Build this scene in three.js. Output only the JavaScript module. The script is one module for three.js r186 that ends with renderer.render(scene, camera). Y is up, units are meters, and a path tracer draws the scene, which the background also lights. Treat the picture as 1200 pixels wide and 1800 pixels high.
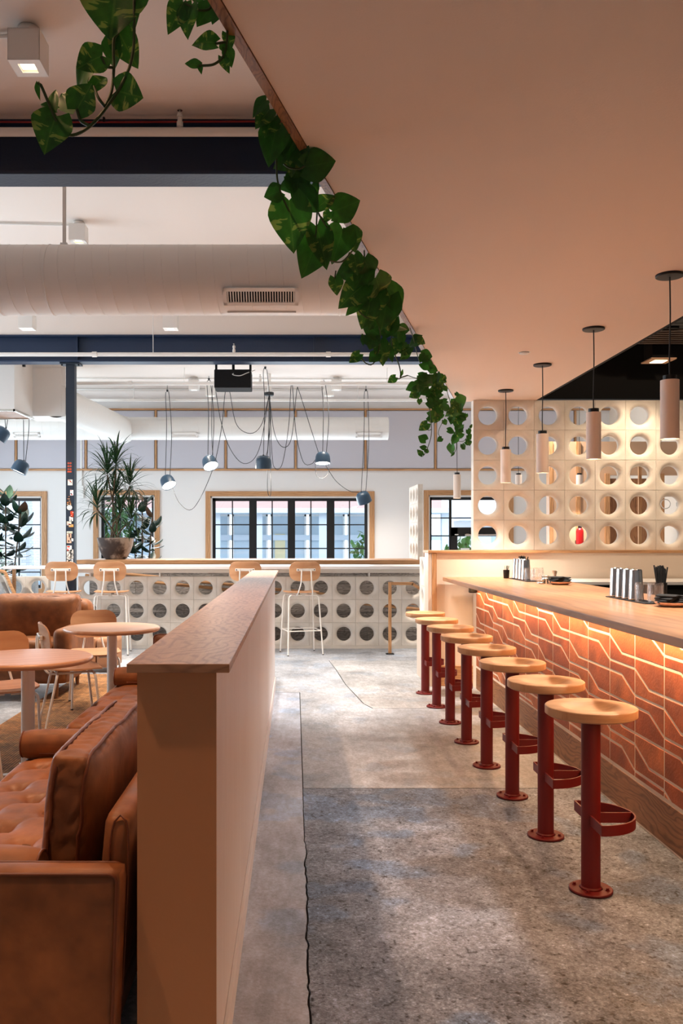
import * as THREE from 'three';
import { RoundedBoxGeometry } from 'three/addons/geometries/RoundedBoxGeometry.js';
import { mergeGeometries, mergeVertices, toCreasedNormals } from 'three/addons/utils/BufferGeometryUtils.js';
import { MarchingCubes } from 'three/addons/objects/MarchingCubes.js';
import { RectAreaLightUniformsLib } from 'three/addons/lights/RectAreaLightUniformsLib.js';

RectAreaLightUniformsLib.init();
const scene = new THREE.Scene();
// The camera stands in the aisle at eye height and looks straight down the bar; the lens is shifted a little.
const camera = new THREE.PerspectiveCamera(2 * Math.atan(900 / 1520) * 180 / Math.PI, 1200 / 1800, 0.05, 200);
camera.position.set(0, 1.45, 0);
camera.lookAt(0, 1.45, -10);
camera.setViewOffset(1200, 1800, 82, -47, 1200, 1800);
const renderer = new THREE.WebGLRenderer({ antialias: true });
renderer.toneMapping = THREE.LinearToneMapping;
renderer.toneMappingExposure = 1.12;
renderer.shadowMap.enabled = true;
// overcast daylight outside the windows
scene.background = new THREE.Color().setRGB(2.3, 2.75, 3.2);

const WARM = new THREE.Color().setRGB(1, 0.55, 0.30);     // the lamps in the lounge and over the bar
const PEND = new THREE.Color().setRGB(1, 0.86, 0.72);     // the clay pendants over the bar
const BACKBAR = new THREE.Color().setRGB(1, 0.76, 0.53);  // the downlights behind the bar
const AMBER = new THREE.Color().setRGB(1, 0.60, 0.30);    // the strip under the bar top
const SOFTW = new THREE.Color().setRGB(1, 0.87, 0.74);    // the lamps near the windows
const DAY = new THREE.Color().setRGB(0.80, 0.92, 1.0);
function areaLight(name, color, nits, w, h, pos, towards) {
  const l = new THREE.RectAreaLight(color, nits, w, h);
  l.name = name; l.position.set(...pos); l.lookAt(...towards); scene.add(l); return l;
}
function spotLight(name, color, candela, pos, towards, angle, penumbra, radius = 2) {
  const l = new THREE.SpotLight(color, candela, 0, angle, penumbra, 2);
  l.name = name; l.position.set(...pos); l.target.position.set(...towards); scene.add(l); scene.add(l.target);
  l.castShadow = true; l.shadow.radius = radius; l.shadow.mapSize.set(1024, 1024); return l;
}
// daylight that falls in through the windows of the street wall and of the side wall
areaLight('window_daylight', DAY, 7.0, 3.0, 1.65, [-0.09, 1.42, -16.36], [-0.09, 1.25, 0]);
areaLight('window_daylight', DAY, 7.0, 1.05, 1.65, [-3.2, 1.42, -16.36], [-3.2, 1.25, 0]);
areaLight('window_daylight', DAY, 7.0, 1.5, 1.65, [-5.5, 1.42, -16.36], [-5.0, 1.25, 0]);
areaLight('window_daylight', DAY, 7.0, 1.45, 1.8, [3.3, 1.4, -16.36], [3.45, 1.25, 0]);
areaLight('window_daylight', DAY, 3.6, 2.6, 2.7, [-6.85, 2.0, -12.9], [0, 1.9, -12.6]);
areaLight('window_daylight', DAY, 4.4, 2.9, 2.9, [-6.85, 2.15, -9.0], [0, 2.3, -9.4]);

// ---------------------------------------------------------------- helpers
let seed = 7;
const rnd = (a = 1, b) => { seed = (seed * 1664525 + 1013904223) >>> 0; const t = seed / 4294967296; return b === undefined ? t * a : a + t * (b - a); };
const V = (x, y, z) => new THREE.Vector3(x, y, z);
const clamp = (x, a, b) => Math.min(b, Math.max(a, x)), mix = (a, b, t) => a + (b - a) * t;
const sst = (a, b, x) => { const t = clamp((x - a) / (b - a), 0, 1); return t * t * (3 - 2 * t); };
const HT = new Float32Array(65536); for (let i = 0; i < 65536; i++) HT[i] = rnd();
const hash = (x, y) => HT[((x * 374761393 + y * 668265263) ^ ((x * 374761393 + y * 668265263) >>> 13)) & 65535];
function vn(x, y, px, py) {   // value noise that repeats after px, py cells
  const xi = Math.floor(x), yi = Math.floor(y), fx = x - xi, fy = y - yi, sx = fx * fx * (3 - 2 * fx), sy = fy * fy * (3 - 2 * fy);
  const m = (a, n) => ((a % n) + n) % n, x0 = m(xi, px), x1 = m(xi + 1, px), y0 = m(yi, py), y1 = m(yi + 1, py);
  return mix(mix(hash(x0, y0), hash(x1, y0), sx), mix(hash(x0, y1), hash(x1, y1), sx), sy);
}
function fbm(u, v, fx, fy, oct = 4) { let s = 0, a = 0.5, n = 0; for (let i = 0; i < oct; i++) { s += a * vn(u * fx, v * fy, fx, fy); n += a; a *= 0.5; fx *= 2; fy *= 2; u += 0.137; v += 0.291; } return s / n; }
function tex(w, h, fn, srgb = true) {
  const d = new Uint8Array(w * h * 4);
  for (let y = 0; y < h; y++) for (let x = 0; x < w; x++) { const c = fn((x + 0.5) / w, (y + 0.5) / h), o = (y * w + x) * 4; d[o] = clamp(c[0], 0, 255); d[o + 1] = clamp(c[1], 0, 255); d[o + 2] = clamp(c[2], 0, 255); d[o + 3] = 255; }
  const t = new THREE.DataTexture(d, w, h); t.wrapS = t.wrapT = THREE.RepeatWrapping; t.magFilter = THREE.LinearFilter; t.minFilter = THREE.LinearMipmapLinearFilter; t.generateMipmaps = true;
  if (srgb) t.colorSpace = THREE.SRGBColorSpace; t.needsUpdate = true; return t;
}
const grey = (w, h, fn) => tex(w, h, (u, v) => { const g = fn(u, v) * 255; return [g, g, g]; }, false);
function rep(t, mu, mv) { const c = t.clone(); c.repeat.set(1 / mu, 1 / mv); c.needsUpdate = true; return c; }   // uv are metres: one tile covers mu x mv metres
const std = (o) => new THREE.MeshStandardMaterial(o), phy = (o) => new THREE.MeshPhysicalMaterial(o);
const C = (r, g, b) => new THREE.Color(r / 255, g / 255, b / 255).convertSRGBToLinear();

const taken = {};
const numbered = (n) => { taken[n] = (taken[n] ?? -1) + 1; return taken[n] ? n + '_' + String(taken[n]).padStart(3, '0') : n; };
function shadows(o) { o.castShadow = o.receiveShadow = true; return o; }
function thing(name, label, category, [x, y, z] = [0, 0, 0], turn = 0, group) {
  const o = new THREE.Group(); o.name = numbered(name); o.position.set(x, y, z); o.rotation.y = turn; o.userData = { label, category }; if (group) o.userData.group = group; scene.add(o); return o;
}
function part(name, geo, mat, parent) { const m = shadows(new THREE.Mesh(geo, mat)); m.name = name; parent.add(m); return m; }
function solo(name, geo, mat, label, category, group) { const m = shadows(new THREE.Mesh(geo, mat)); m.name = numbered(name); m.userData = { label, category }; if (group) m.userData.group = group; scene.add(m); return m; }
function struct(name, geo, mat, label) { const m = shadows(new THREE.Mesh(geo, mat)); m.name = name; m.userData = { kind: 'structure' }; if (label) m.userData.label = label; scene.add(m); return m; }
function dup(root, [x, y, z], turn, label, group) { const r = root.clone(); r.name = numbered(root.name.replace(/_\d{3}$/, '')); r.position.set(x, y, z); r.rotation.set(0, turn, 0); r.userData = { ...root.userData, label }; if (group) r.userData.group = group; scene.add(r); return r; }

const flat = (g) => { const r = g.index ? g.toNonIndexed() : g; for (const k of Object.keys(r.attributes)) if (!['position', 'normal', 'uv'].includes(k)) r.deleteAttribute(k); if (!r.attributes.uv) r.setAttribute('uv', new THREE.BufferAttribute(new Float32Array(r.attributes.position.count * 2), 2)); return r; };
const join = (...g) => mergeGeometries(g.flat().map(flat));
const at = (g, x, y, z) => g.translate(x, y, z);
function uvm(g, grain = 'x', off = 0) {   // uv in metres, u along the grain
  g = flat(g); const p = g.attributes.position, uv = g.attributes.uv, a = V(), b = V(), c = V(), n = V(), gi = 'xyz'.indexOf(grain);
  for (let i = 0; i < p.count; i += 3) {
    a.fromBufferAttribute(p, i); b.fromBufferAttribute(p, i + 1); c.fromBufferAttribute(p, i + 2); n.subVectors(b, a).cross(c.clone().sub(a));
    const q = [Math.abs(n.x), Math.abs(n.y), Math.abs(n.z)], k = q.indexOf(Math.max(...q)), rest = [0, 1, 2].filter((j) => j !== k);
    const ui = rest.includes(gi) ? gi : rest[0], vi = rest.find((j) => j !== ui);
    [a, b, c].forEach((s, j) => uv.setXY(i + j, s.getComponent(ui) + off, s.getComponent(vi) + off * 0.37 + k * 0.21));
  }
  return g;
}
const box = (w, h, d, x = 0, y = 0, z = 0) => at(new THREE.BoxGeometry(w, h, d), x, y, z);
const span = (x0, x1, y0, y1, z0, z1) => box(Math.abs(x1 - x0), Math.abs(y1 - y0), Math.abs(z1 - z0), (x0 + x1) / 2, (y0 + y1) / 2, (z0 + z1) / 2);   // a box between limits
const rbox = (w, h, d, r, x = 0, y = 0, z = 0, s = 2) => at(new RoundedBoxGeometry(w, h, d, s, r), x, y, z);
const rspan = (x0, x1, y0, y1, z0, z1, r) => rbox(Math.abs(x1 - x0), Math.abs(y1 - y0), Math.abs(z1 - z0), r, (x0 + x1) / 2, (y0 + y1) / 2, (z0 + z1) / 2, 1);
const cyl = (r0, r1, h, x = 0, y = 0, z = 0, s = 24) => at(new THREE.CylinderGeometry(r1, r0, h, s), x, y, z);   // r0 bottom, r1 top
const lathe = (pts, s = 32) => new THREE.LatheGeometry(pts.map(([x, y]) => new THREE.Vector2(x, y)), s);
const tube = (pts, r, n = 24, s = 8, closed = false, tension = 0.5) => new THREE.TubeGeometry(new THREE.CatmullRomCurve3(pts.map((p) => V(...p)), closed, 'catmullrom', tension), n, r, s, closed);
function rod(a, b, r, s = 8) { a = V(...a); b = V(...b); const g = new THREE.CylinderGeometry(r, r, a.distanceTo(b), s); g.applyQuaternion(new THREE.Quaternion().setFromUnitVectors(V(0, 1, 0), b.clone().sub(a).normalize())); const m = a.add(b).multiplyScalar(0.5); return g.translate(m.x, m.y, m.z); }
function bar(a, b, w, h) { a = V(...a); b = V(...b); const d = b.clone().sub(a), g = new THREE.BoxGeometry(w, h, d.length()); const m = new THREE.Matrix4().lookAt(a, b, Math.abs(d.clone().normalize().y) > 0.95 ? V(1, 0, 0) : V(0, 1, 0)); g.applyMatrix4(m); const c = a.add(b).multiplyScalar(0.5); return g.translate(c.x, c.y, c.z); }
// tubes through corners, rounded
function pipe(pts, r, bend = 0.03, s = 8) {
  const path = new THREE.CurvePath(), P = pts.map((p) => V(...p)); let from = P[0];
  for (let i = 1; i < P.length - 1; i++) { const a = P[i].clone().add(P[i - 1].clone().sub(P[i]).setLength(Math.min(bend, P[i - 1].distanceTo(P[i]) * 0.45))), b = P[i].clone().add(P[i + 1].clone().sub(P[i]).setLength(Math.min(bend, P[i + 1].distanceTo(P[i]) * 0.45))); path.add(new THREE.LineCurve3(from, a)); path.add(new THREE.QuadraticBezierCurve3(a, P[i], b)); from = b; }
  path.add(new THREE.LineCurve3(from, P[P.length - 1]));
  const ps = []; for (const c of path.curves) { const k = c.isLineCurve3 ? 1 : 6; for (let i = 0; i < k; i++) ps.push(c.getPoint(i / k)); } ps.push(P[P.length - 1]);
  const poly = new THREE.CurvePath(); for (let i = 1; i < ps.length; i++) poly.add(new THREE.LineCurve3(ps[i - 1], ps[i]));
  class Q extends THREE.Curve { getPoint(t) { const k = Math.min(ps.length - 2, Math.floor(t * (ps.length - 1))), f = t * (ps.length - 1) - k; return ps[k].clone().lerp(ps[k + 1], f); } getPointAt(t) { return this.getPoint(t); } getTangentAt(t) { return this.getTangent(t); } getTangent(t) { const k = Math.min(ps.length - 2, Math.floor(t * (ps.length - 1) + 1e-6)), f = t * (ps.length - 1) - k, q = (i) => ps[i + 1].clone().sub(ps[i]).normalize(); return f < 0.01 && k > 0 ? q(k - 1).add(q(k)).normalize() : q(k); } }
  return new THREE.TubeGeometry(new Q(), ps.length - 1, r, s, false);
}
// a soft upholstered block: rounded box, then pushed about by fn(point)
function soft(w, h, d, r, seg, fn) {
  const n = (l) => Math.max(2, Math.round(l / seg)), g0 = new THREE.BoxGeometry(w, h, d, n(w), n(h), n(d)); g0.deleteAttribute('normal'); g0.deleteAttribute('uv');
  const g = mergeVertices(g0, 1e-4), p = g.attributes.position, a = V(), c = V();
  for (let i = 0; i < p.count; i++) {
    a.fromBufferAttribute(p, i); c.set(clamp(a.x, -w / 2 + r, w / 2 - r), clamp(a.y, -h / 2 + r, h / 2 - r), clamp(a.z, -d / 2 + r, d / 2 - r));
    const q = a.clone().sub(c); if (q.length() > 1e-6) { const m = Math.max(Math.abs(q.x), Math.abs(q.y), Math.abs(q.z)); a.copy(c).add(q.setLength(m)); }
    if (fn) fn(a); p.setXYZ(i, a.x, a.y, a.z);
  }
  g.computeVertexNormals(); return uvm(g.toNonIndexed(), 'z');
}
// bent plywood: a rounded outline w x h in the xy plane, thickness t, bent by f(x, y) -> z
function ply(w, h, r, t, f, rings = 5, around = 44) {
  const out = []; const pw = w / 2, ph = h / 2;
  for (let j = 0; j < around; j++) { const A = (j / around) * Math.PI * 2, dx = Math.cos(A), dy = Math.sin(A); let s = Math.min(pw / Math.max(1e-6, Math.abs(dx)), ph / Math.max(1e-6, Math.abs(dy))), x = dx * s, y = dy * s; const cx = clamp(x, -pw + r, pw - r), cy = clamp(y, -ph + r, ph - r), q = Math.hypot(x - cx, y - cy); if (Math.abs(x) > pw - r && Math.abs(y) > ph - r && q > r) { x = cx + (x - cx) / q * r; y = cy + (y - cy) / q * r; } out.push([x, y]); }
  const pos = [], idx = [], side = (o, z) => { pos.push(0, 0, f(0, 0) + z); for (let k = 1; k <= rings; k++) for (let j = 0; j < around; j++) { const x = out[j][0] * k / rings, y = out[j][1] * k / rings; pos.push(x, y, f(x, y) + z); } };
  const N = 1 + rings * around; side(0, t / 2); side(N, -t / 2);
  for (const [o, fl] of [[0, 0], [N, 1]]) { const tri = (a, b, c) => idx.push(...(fl ? [o + a, o + c, o + b] : [o + a, o + b, o + c])); for (let j = 0; j < around; j++) { const j1 = (j + 1) % around; tri(0, 1 + j, 1 + j1); for (let k = 0; k < rings - 1; k++) { const a = 1 + k * around; tri(a + j, a + around + j, a + around + j1); tri(a + j, a + around + j1, a + j1); } } }
  const e = 1 + (rings - 1) * around; for (let j = 0; j < around; j++) { const j1 = (j + 1) % around; idx.push(e + j, N + e + j, N + e + j1, e + j, N + e + j1, e + j1); }
  const g = new THREE.BufferGeometry(); g.setAttribute('position', new THREE.Float32BufferAttribute(pos, 3)); g.setIndex(idx); return uvm(toCreasedNormals(g, 0.8), 'x');
}
// a polygon in the xy plane given a thickness along z
function prism(pts, t, bevel = 0) { const s = new THREE.Shape(pts.map(([x, y]) => new THREE.Vector2(x, y))); return new THREE.ExtrudeGeometry(s, { depth: t, bevelEnabled: bevel > 0, bevelThickness: bevel, bevelSize: bevel, bevelSegments: 1, bevelOffset: -bevel }); }
// ---------------------------------------------------------------- materials
// wood: u runs along the grain
function woodTex(w, h, base, dark, opt = {}) {
  const { rings = 9, wave = 0.35, fine = 0.5, cath = 0, fx = 3 } = opt;
  return tex(w, h, (u, v) => {
    const warp = fbm(u, v, fx, 3, 4) - 0.5, arch = cath ? cath * Math.pow(Math.abs(((u * 2 + fbm(u, v, 2, 2, 2)) % 1) - 0.5) * 2, 1.4) * Math.exp(-Math.pow((v - 0.5) * 4, 2)) : 0;
    const r = 0.5 + 0.5 * Math.sin((v + warp * wave + arch * 0.3) * rings * Math.PI * 2), ring = Math.pow(r, 3);
    const pores = vn(u * 24, v * 220, 24, 220), pores2 = vn(u * 60, v * 400, 60, 400), streak = fbm(u, v, 4, 40, 3), patch = fbm(u, v, 3, 4, 3);
    const t = clamp(ring * 0.42 + (streak - 0.5) * 0.8 * fine + (pores > 0.72 ? 0.22 : 0) * fine + (pores2 - 0.5) * 0.2 * fine + (patch - 0.5) * 0.35 + 0.18, 0, 1);
    return [mix(base[0], dark[0], t), mix(base[1], dark[1], t), mix(base[2], dark[2], t)];
  });
}
const tOak = woodTex(1024, 512, [206, 158, 112], [150, 102, 64], { rings: 10 });
const tCap = woodTex(1024, 512, [184, 144, 112], [122, 86, 62], { rings: 12, wave: 0.9, cath: 1, fx: 4 });
const tBar = woodTex(1024, 512, [174, 126, 90], [132, 88, 60], { rings: 8, wave: 0.25 });
const tBeech = woodTex(512, 512, [218, 172, 138], [196, 144, 108], { rings: 5, wave: 0.2, fine: 0.7 });
const tPly = woodTex(512, 512, [214, 164, 122], [190, 134, 94], { rings: 4, wave: 0.3, fine: 0.45 });
const tMaple = woodTex(512, 512, [222, 206, 192], [208, 188, 170], { rings: 3, wave: 0.2, fine: 0.6 }), tFace = woodTex(512, 512, [236, 235, 238], [228, 224, 226], { rings: 1, wave: 0.6, fine: 0.9 });
const tGreyWood = woodTex(1024, 512, [172, 164, 158], [92, 86, 82], { rings: 14, wave: 0.9, fine: 1.0 });
const tSkirt = woodTex(1024, 512, [170, 118, 78], [92, 56, 34], { rings: 12, wave: 0.7, cath: 0.6 });
const bGrain = grey(512, 256, (u, v) => 0.5 + 0.5 * (vn(u * 20, v * 120, 20, 120) - 0.5));
const wood = (t, mu, mv, rough, extra = {}) => std({ map: rep(t, mu, mv), roughness: rough, bumpMap: rep(bGrain, mu * 0.5, mv * 0.5), bumpScale: 0.0004, ...extra });
const M = {
  oak: wood(tOak, 1.4, 0.35, 0.5), cap: wood(tCap, 1.3, 0.55, 0.42), bar: wood(tBar, 1.7, 0.7, 0.34), beech: wood(tBeech, 0.9, 0.5, 0.34), ply: wood(tPly, 0.9, 0.45, 0.42),
  seat: wood(woodTex(512, 256, [212, 168, 126], [182, 132, 92], { rings: 4, wave: 0.25, fine: 0.6 }), 0.7, 0.35, 0.5), maple: wood(tMaple, 0.9, 0.5, 0.5), greywood: wood(tGreyWood, 1.2, 0.5, 0.7), skirt: wood(tSkirt, 1.5, 0.42, 0.5),
};
const bFine = grey(256, 256, (u, v) => fbm(u, v, 24, 24, 3)), bPlaster = grey(512, 512, (u, v) => 0.6 * fbm(u, v, 12, 12, 4) + 0.4 * vn(u * 160, v * 160, 160, 160));
const plaster = (r, g, b, rough = 0.85, bs = 0.0006) => std({ color: C(r, g, b), roughness: rough, bumpMap: rep(bPlaster, 0.8, 0.8), bumpScale: bs });
Object.assign(M, {
  ceiling: plaster(236, 226, 218), soffit: plaster(238, 217, 200, 0.8), wall: plaster(236, 234, 232), cream: plaster(240, 224, 206), halfwall: wood(tFace, 1.1, 1.3, 0.5), endboard: plaster(190, 138, 96, 0.6, 0.0003), tanwall: plaster(204, 168, 138, 0.7),
  felt: plaster(206, 204, 212, 0.95, 0.001), black: std({ color: C(5, 5, 6), roughness: 0.9 }), blackMetal: std({ color: C(20, 20, 22), roughness: 0.45, metalness: 0.3 }),
  columnNavy: std({ color: C(18, 32, 50), roughness: 0.5, bumpMap: rep(bFine, 0.2, 0.2), bumpScale: 0.001 }), navy: std({ color: C(18, 42, 74), roughness: 0.5, bumpMap: rep(bFine, 0.3, 0.3), bumpScale: 0.001 }), duct: plaster(232, 226, 220, 0.6, 0.0002), white: std({ color: C(238, 236, 232), roughness: 0.5 }),
  whiteMetal: std({ color: C(240, 236, 230), roughness: 0.35, metalness: 0.1 }), steelBlack: std({ color: C(14, 17, 20), roughness: 0.45 }), red: std({ color: C(104, 7, 7), roughness: 0.5 }),
  grout: plaster(240, 224, 206, 0.9), chrome: std({ color: C(226, 226, 228), roughness: 0.1, metalness: 1 }), tin: std({ color: C(206, 204, 198), roughness: 0.25, metalness: 1 }),
  lampShade: std({ color: C(246, 228, 215), roughness: 0.7 }), lampBlue: std({ color: C(44, 70, 92), roughness: 0.38 }), cord: std({ color: C(34, 38, 42), roughness: 0.6 }), rubber: std({ color: C(16, 16, 16), roughness: 0.7 }),
  glass: phy({ color: 0xffffff, transmission: 1, thickness: 0, roughness: 0, ior: 1.45 }), crystal: phy({ color: 0xffffff, transmission: 1, thickness: 0, roughness: 0.05, ior: 1.6, bumpMap: grey(128, 128, (u, v) => Math.max(Math.abs(Math.sin((u * 10 + v * 4) * Math.PI)), Math.abs(Math.sin((u * 10 - v * 4) * Math.PI)))), bumpScale: 0.004 }),
  blackCloth: std({ color: C(18, 18, 20), roughness: 0.9 }), ceramic: phy({ color: C(214, 168, 140), roughness: 0.35, clearcoat: 0.4 }), counterWhite: std({ color: C(236, 234, 234), roughness: 0.28 }),
  redPaint: std({ color: C(190, 20, 24), roughness: 0.4 }), soil: std({ color: C(46, 34, 26), roughness: 1 }), ventGrey: std({ color: C(74, 60, 50), roughness: 0.7 }),
});
const glow = (c, k) => std({ color: C(255, 250, 244), emissive: c, emissiveIntensity: k, roughness: 0.6 });
M.bulbWarm = glow(new THREE.Color().setRGB(1, 0.78, 0.52), 5); M.bulbSoft = glow(new THREE.Color().setRGB(1, 0.88, 0.74), 6); M.bulbStrip = glow(new THREE.Color().setRGB(1, 0.62, 0.3), 3);
// breeze blocks: pale cast concrete with small air holes
const tBlock = tex(512, 512, (u, v) => { const f = fbm(u, v, 6, 6, 4), s = vn(u * 90, v * 90, 90, 90), k = s > 0.965 ? -46 : 0; return [229 + (f - 0.5) * 26 + k, 222 + (f - 0.5) * 28 + k, 212 + (f - 0.5) * 32 + k]; });
M.block = std({ map: rep(tBlock, 0.6, 0.6), roughness: 0.85, bumpMap: rep(bPlaster, 0.5, 0.5), bumpScale: 0.0008 });
// cast concrete for walls
const tConc = tex(512, 512, (u, v) => { const f = fbm(u, v, 4, 4, 5), s = vn(u * 120, v * 120, 120, 120); const g = 168 + (f - 0.5) * 70 + (s - 0.5) * 16; return [g, g + 2, g + 3]; });
M.concrete = std({ map: rep(tConc, 1.5, 1.5), roughness: 0.8, bumpMap: rep(bPlaster, 0.8, 0.8), bumpScale: 0.001 });
// tan leather
const tLeather = tex(512, 512, (u, v) => { const f = fbm(u, v, 4, 4, 4), g = fbm(u, v, 20, 20, 3), t = (f - 0.5) * 0.5 + (g - 0.5) * 0.28; return [144 * (1 + t), 88 * (1 + t * 1.1), 47 * (1 + t * 1.2)]; });
const bLeather = grey(512, 512, (u, v) => 0.5 * fbm(u, v, 60, 60, 3) + 0.5 * Math.pow(Math.abs(fbm(u, v, 8, 8, 4) - 0.5) * 2, 0.6));
const rLeather = grey(256, 256, (u, v) => 0.42 + 0.3 * fbm(u, v, 6, 6, 4));
M.leather = std({ map: rep(tLeather, 0.9, 0.9), roughness: 1, roughnessMap: rep(rLeather, 0.7, 0.7), bumpMap: rep(bLeather, 0.5, 0.5), bumpScale: 0.0007 });
M.piping = std({ color: C(112, 58, 28), roughness: 0.5 });
M.suede = plaster(176, 128, 94, 0.95, 0.001);
M.walnut = wood(tSkirt, 0.5, 0.2, 0.4);
// jute rug: braided rows
const tJute = tex(512, 512, (u, v) => { const row = v * 32, col = u * 44 + (Math.floor(row) % 2) * 0.5, k = Math.abs(Math.sin(col * Math.PI)) * Math.abs(Math.sin(row * Math.PI)), f = fbm(u, v, 8, 8, 3), s = hash(Math.floor(col), Math.floor(row)); const t = 0.62 + 0.38 * k + (f - 0.5) * 0.4 + (s - 0.5) * 0.22; return [196 * t, 138 * t, 84 * t]; });
const bJute = grey(512, 512, (u, v) => { const row = v * 32, col = u * 44 + (Math.floor(row) % 2) * 0.5; return Math.abs(Math.sin(col * Math.PI)) * Math.abs(Math.sin(row * Math.PI)); });
M.jute = std({ map: rep(tJute, 0.62, 0.62), roughness: 0.95, bumpMap: rep(bJute, 0.62, 0.62), bumpScale: 0.006 });
// terracotta tile, three tones
M.tile = [[186, 104, 60], [174, 93, 52], [194, 112, 68], [164, 84, 46]].map(([r, g, b], i) => { const t = tex(256, 256, (u, v) => { const f = fbm(u + i * 0.31, v + i * 0.17, 4, 4, 5), s = vn(u * 60, v * 60, 60, 60), k = 1 + (f - 0.5) * 0.55 + (s > 0.93 ? 0.1 : 0); return [r * k, g * k, b * k]; }); return std({ map: rep(t, 0.42, 0.42), roughness: 0.6, bumpMap: rep(bFine, 0.2, 0.2), bumpScale: 0.001 }); });
// the floor: four pours of old concrete
function slabTex(w, h, mw, mh, base, rough, blue, blotch) {
  const nx = Math.round(mw * 4), ny = Math.round(mh * 4);
  return tex(w, h, (u, v) => {
    const big = fbm(u, v, Math.max(2, nx >> 1), Math.max(2, ny >> 1), 5), mid = fbm(u + 0.3, v, nx * 4, ny * 4, 4), fin = vn(u * nx * 60, v * ny * 60, nx * 60, ny * 60), fin2 = vn(u * nx * 25, v * ny * 25, nx * 25, ny * 25), scr = fbm(u, v + 0.2, nx * 12, ny * 3, 3);
    let g = 1 + (big - 0.5) * blotch + (mid - 0.5) * 0.34 * rough + (fin - 0.5) * 0.3 * rough + (fin2 - 0.5) * 0.3 * rough + (scr - 0.5) * 0.16;
    if (rough > 0.6) { const pit = fbm(u, v, nx * 14, ny * 14, 3); if (pit > 0.68) g -= (pit - 0.68) * 3 * rough; if (pit < 0.32) g += (0.32 - pit) * 1.6; if (fin > 0.9) g += 0.22; if (fin < 0.07) g -= 0.2; }
    const b = sst(0.56, 0.7, fbm(u + 0.6, v + 0.4, Math.max(2, nx), Math.max(2, ny), 3)) * blue;
    return [base[0] * g * (1 - 0.16 * b), base[1] * g * (1 - 0.05 * b), base[2] * g * (1 + 0.06 * b)];
  });
}
const rSlab = grey(512, 512, (u, v) => 0.42 + 0.5 * fbm(u, v, 6, 6, 5)), bSlab = grey(1024, 1024, (u, v) => { const p = fbm(u, v, 40, 40, 4); return 0.5 * p + 0.3 * vn(u * 300, v * 300, 300, 300) + (p > 0.62 ? -0.3 : 0); });
const slab = (t, w, h, bump, rs = 1) => std({ map: rep(t, w, h), roughness: rs, roughnessMap: rep(rSlab, 1.7, 1.7), bumpMap: rep(bSlab, 1.1, 1.1), bumpScale: bump });
M.slabRough = slab(slabTex(1024, 2048, 2, 4, [128, 138, 156], 1.1, 0.8, 0.8), 2, 4, 0.003, 0.72);
M.slabStrip = slab(slabTex(256, 2048, 0.5, 4, [180, 190, 208], 0.35, 0.5, 0.5), 0.5, 4, 0.001, 0.7);
M.slabMid = slab(slabTex(1024, 1024, 2.5, 2.5, [166, 172, 182], 0.55, 0.3, 0.45), 2.5, 2.5, 0.0012, 0.65);
M.slabFar = slab(slabTex(1024, 1024, 4, 4, [172, 174, 178], 0.6, 0.25, 0.5), 4, 4, 0.0012, 0.7);
M.joint = std({ color: C(62, 60, 58), roughness: 0.95 });
// outside
M.brick = [[206, 168, 160], [214, 178, 168], [196, 156, 148]].map(([r, g, b]) => plaster(r, g, b, 0.9));
M.brickPale = [[196, 200, 208], [208, 210, 216], [186, 192, 202]].map(([r, g, b]) => plaster(r, g, b, 0.9));
M.outConcrete = plaster(214, 222, 230); M.asphalt = plaster(150, 152, 156); M.shopGlass = std({ color: C(198, 214, 224), roughness: 0.1 }); M.yellow = plaster(226, 212, 170);
// leaves
function leafTex(vari, base, pale) { return tex(256, 256, (u, v) => { const c = Math.abs(u - 0.5), f = fbm(u, v, 5, 4, 4), s = fbm(u + 0.4, v, 3, 9, 4), rib = Math.abs(((v * 9 - c * 7) % 1) - 0.5) < 0.06 ? 0.12 : 0, mid = c < 0.018 ? 0.3 : 0; const p = clamp(sst(0.66 - vari * 0.3, 0.7 - vari * 0.3, s) * (vari > 0 ? 1 : 0) + mid + rib * 0.6, 0, 1), k = 0.75 + f * 0.5; return [mix(base[0], pale[0], p) * k, mix(base[1], pale[1], p) * k, mix(base[2], pale[2], p) * k]; }); }
const leafMat = (t, trans = 0.3) => phy({ map: t, roughness: 0.5, transmission: trans, thickness: 0, ior: 1.4 });
M.leaf = [leafMat(leafTex(0, [54, 116, 32], [96, 142, 60]), 0.45), leafMat(leafTex(0.12, [52, 112, 32], [140, 166, 72]), 0.45), leafMat(leafTex(-1, [46, 104, 30], [88, 134, 56]), 0.45)];
M.stem = std({ color: C(56, 72, 32), roughness: 0.6 }); M.stemBrown = std({ color: C(104, 80, 56), roughness: 0.8 });
M.rubberLeaf = [std({ map: leafTex(0, [26, 50, 40], [60, 90, 66]), roughness: 0.28 }), std({ map: leafTex(0, [34, 60, 44], [70, 100, 70]), roughness: 0.3 }), std({ map: leafTex(0, [96, 66, 46], [120, 90, 60]), roughness: 0.35 })];
M.dracaena = leafMat(leafTex(0, [36, 72, 34], [70, 110, 50]), 0.2);
const tPot = tex(512, 512, (u, v) => { const f = fbm(u, v, 5, 5, 5), g = fbm(u + 0.3, v, 16, 10, 4), t = sst(0.4, 0.58, f * 0.6 + g * 0.4); return [mix(62, 172, t), mix(48, 156, t), mix(42, 142, t)]; });
M.pot = std({ map: tPot, roughness: 0.75, bumpMap: bPlaster, bumpScale: 0.002 });
// ---------------------------------------------------------------- the setting.  x to the right, y up, the room runs away along -z
const CEIL = 4.12, SOF = 2.84, BACK = -16.5, BARX = 1.745, PART = -8.5;
const edgeX = (d) => -0.106 + (d - 2.651) * 0.2787;   // the soffit's slanted edge at depth d

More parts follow.
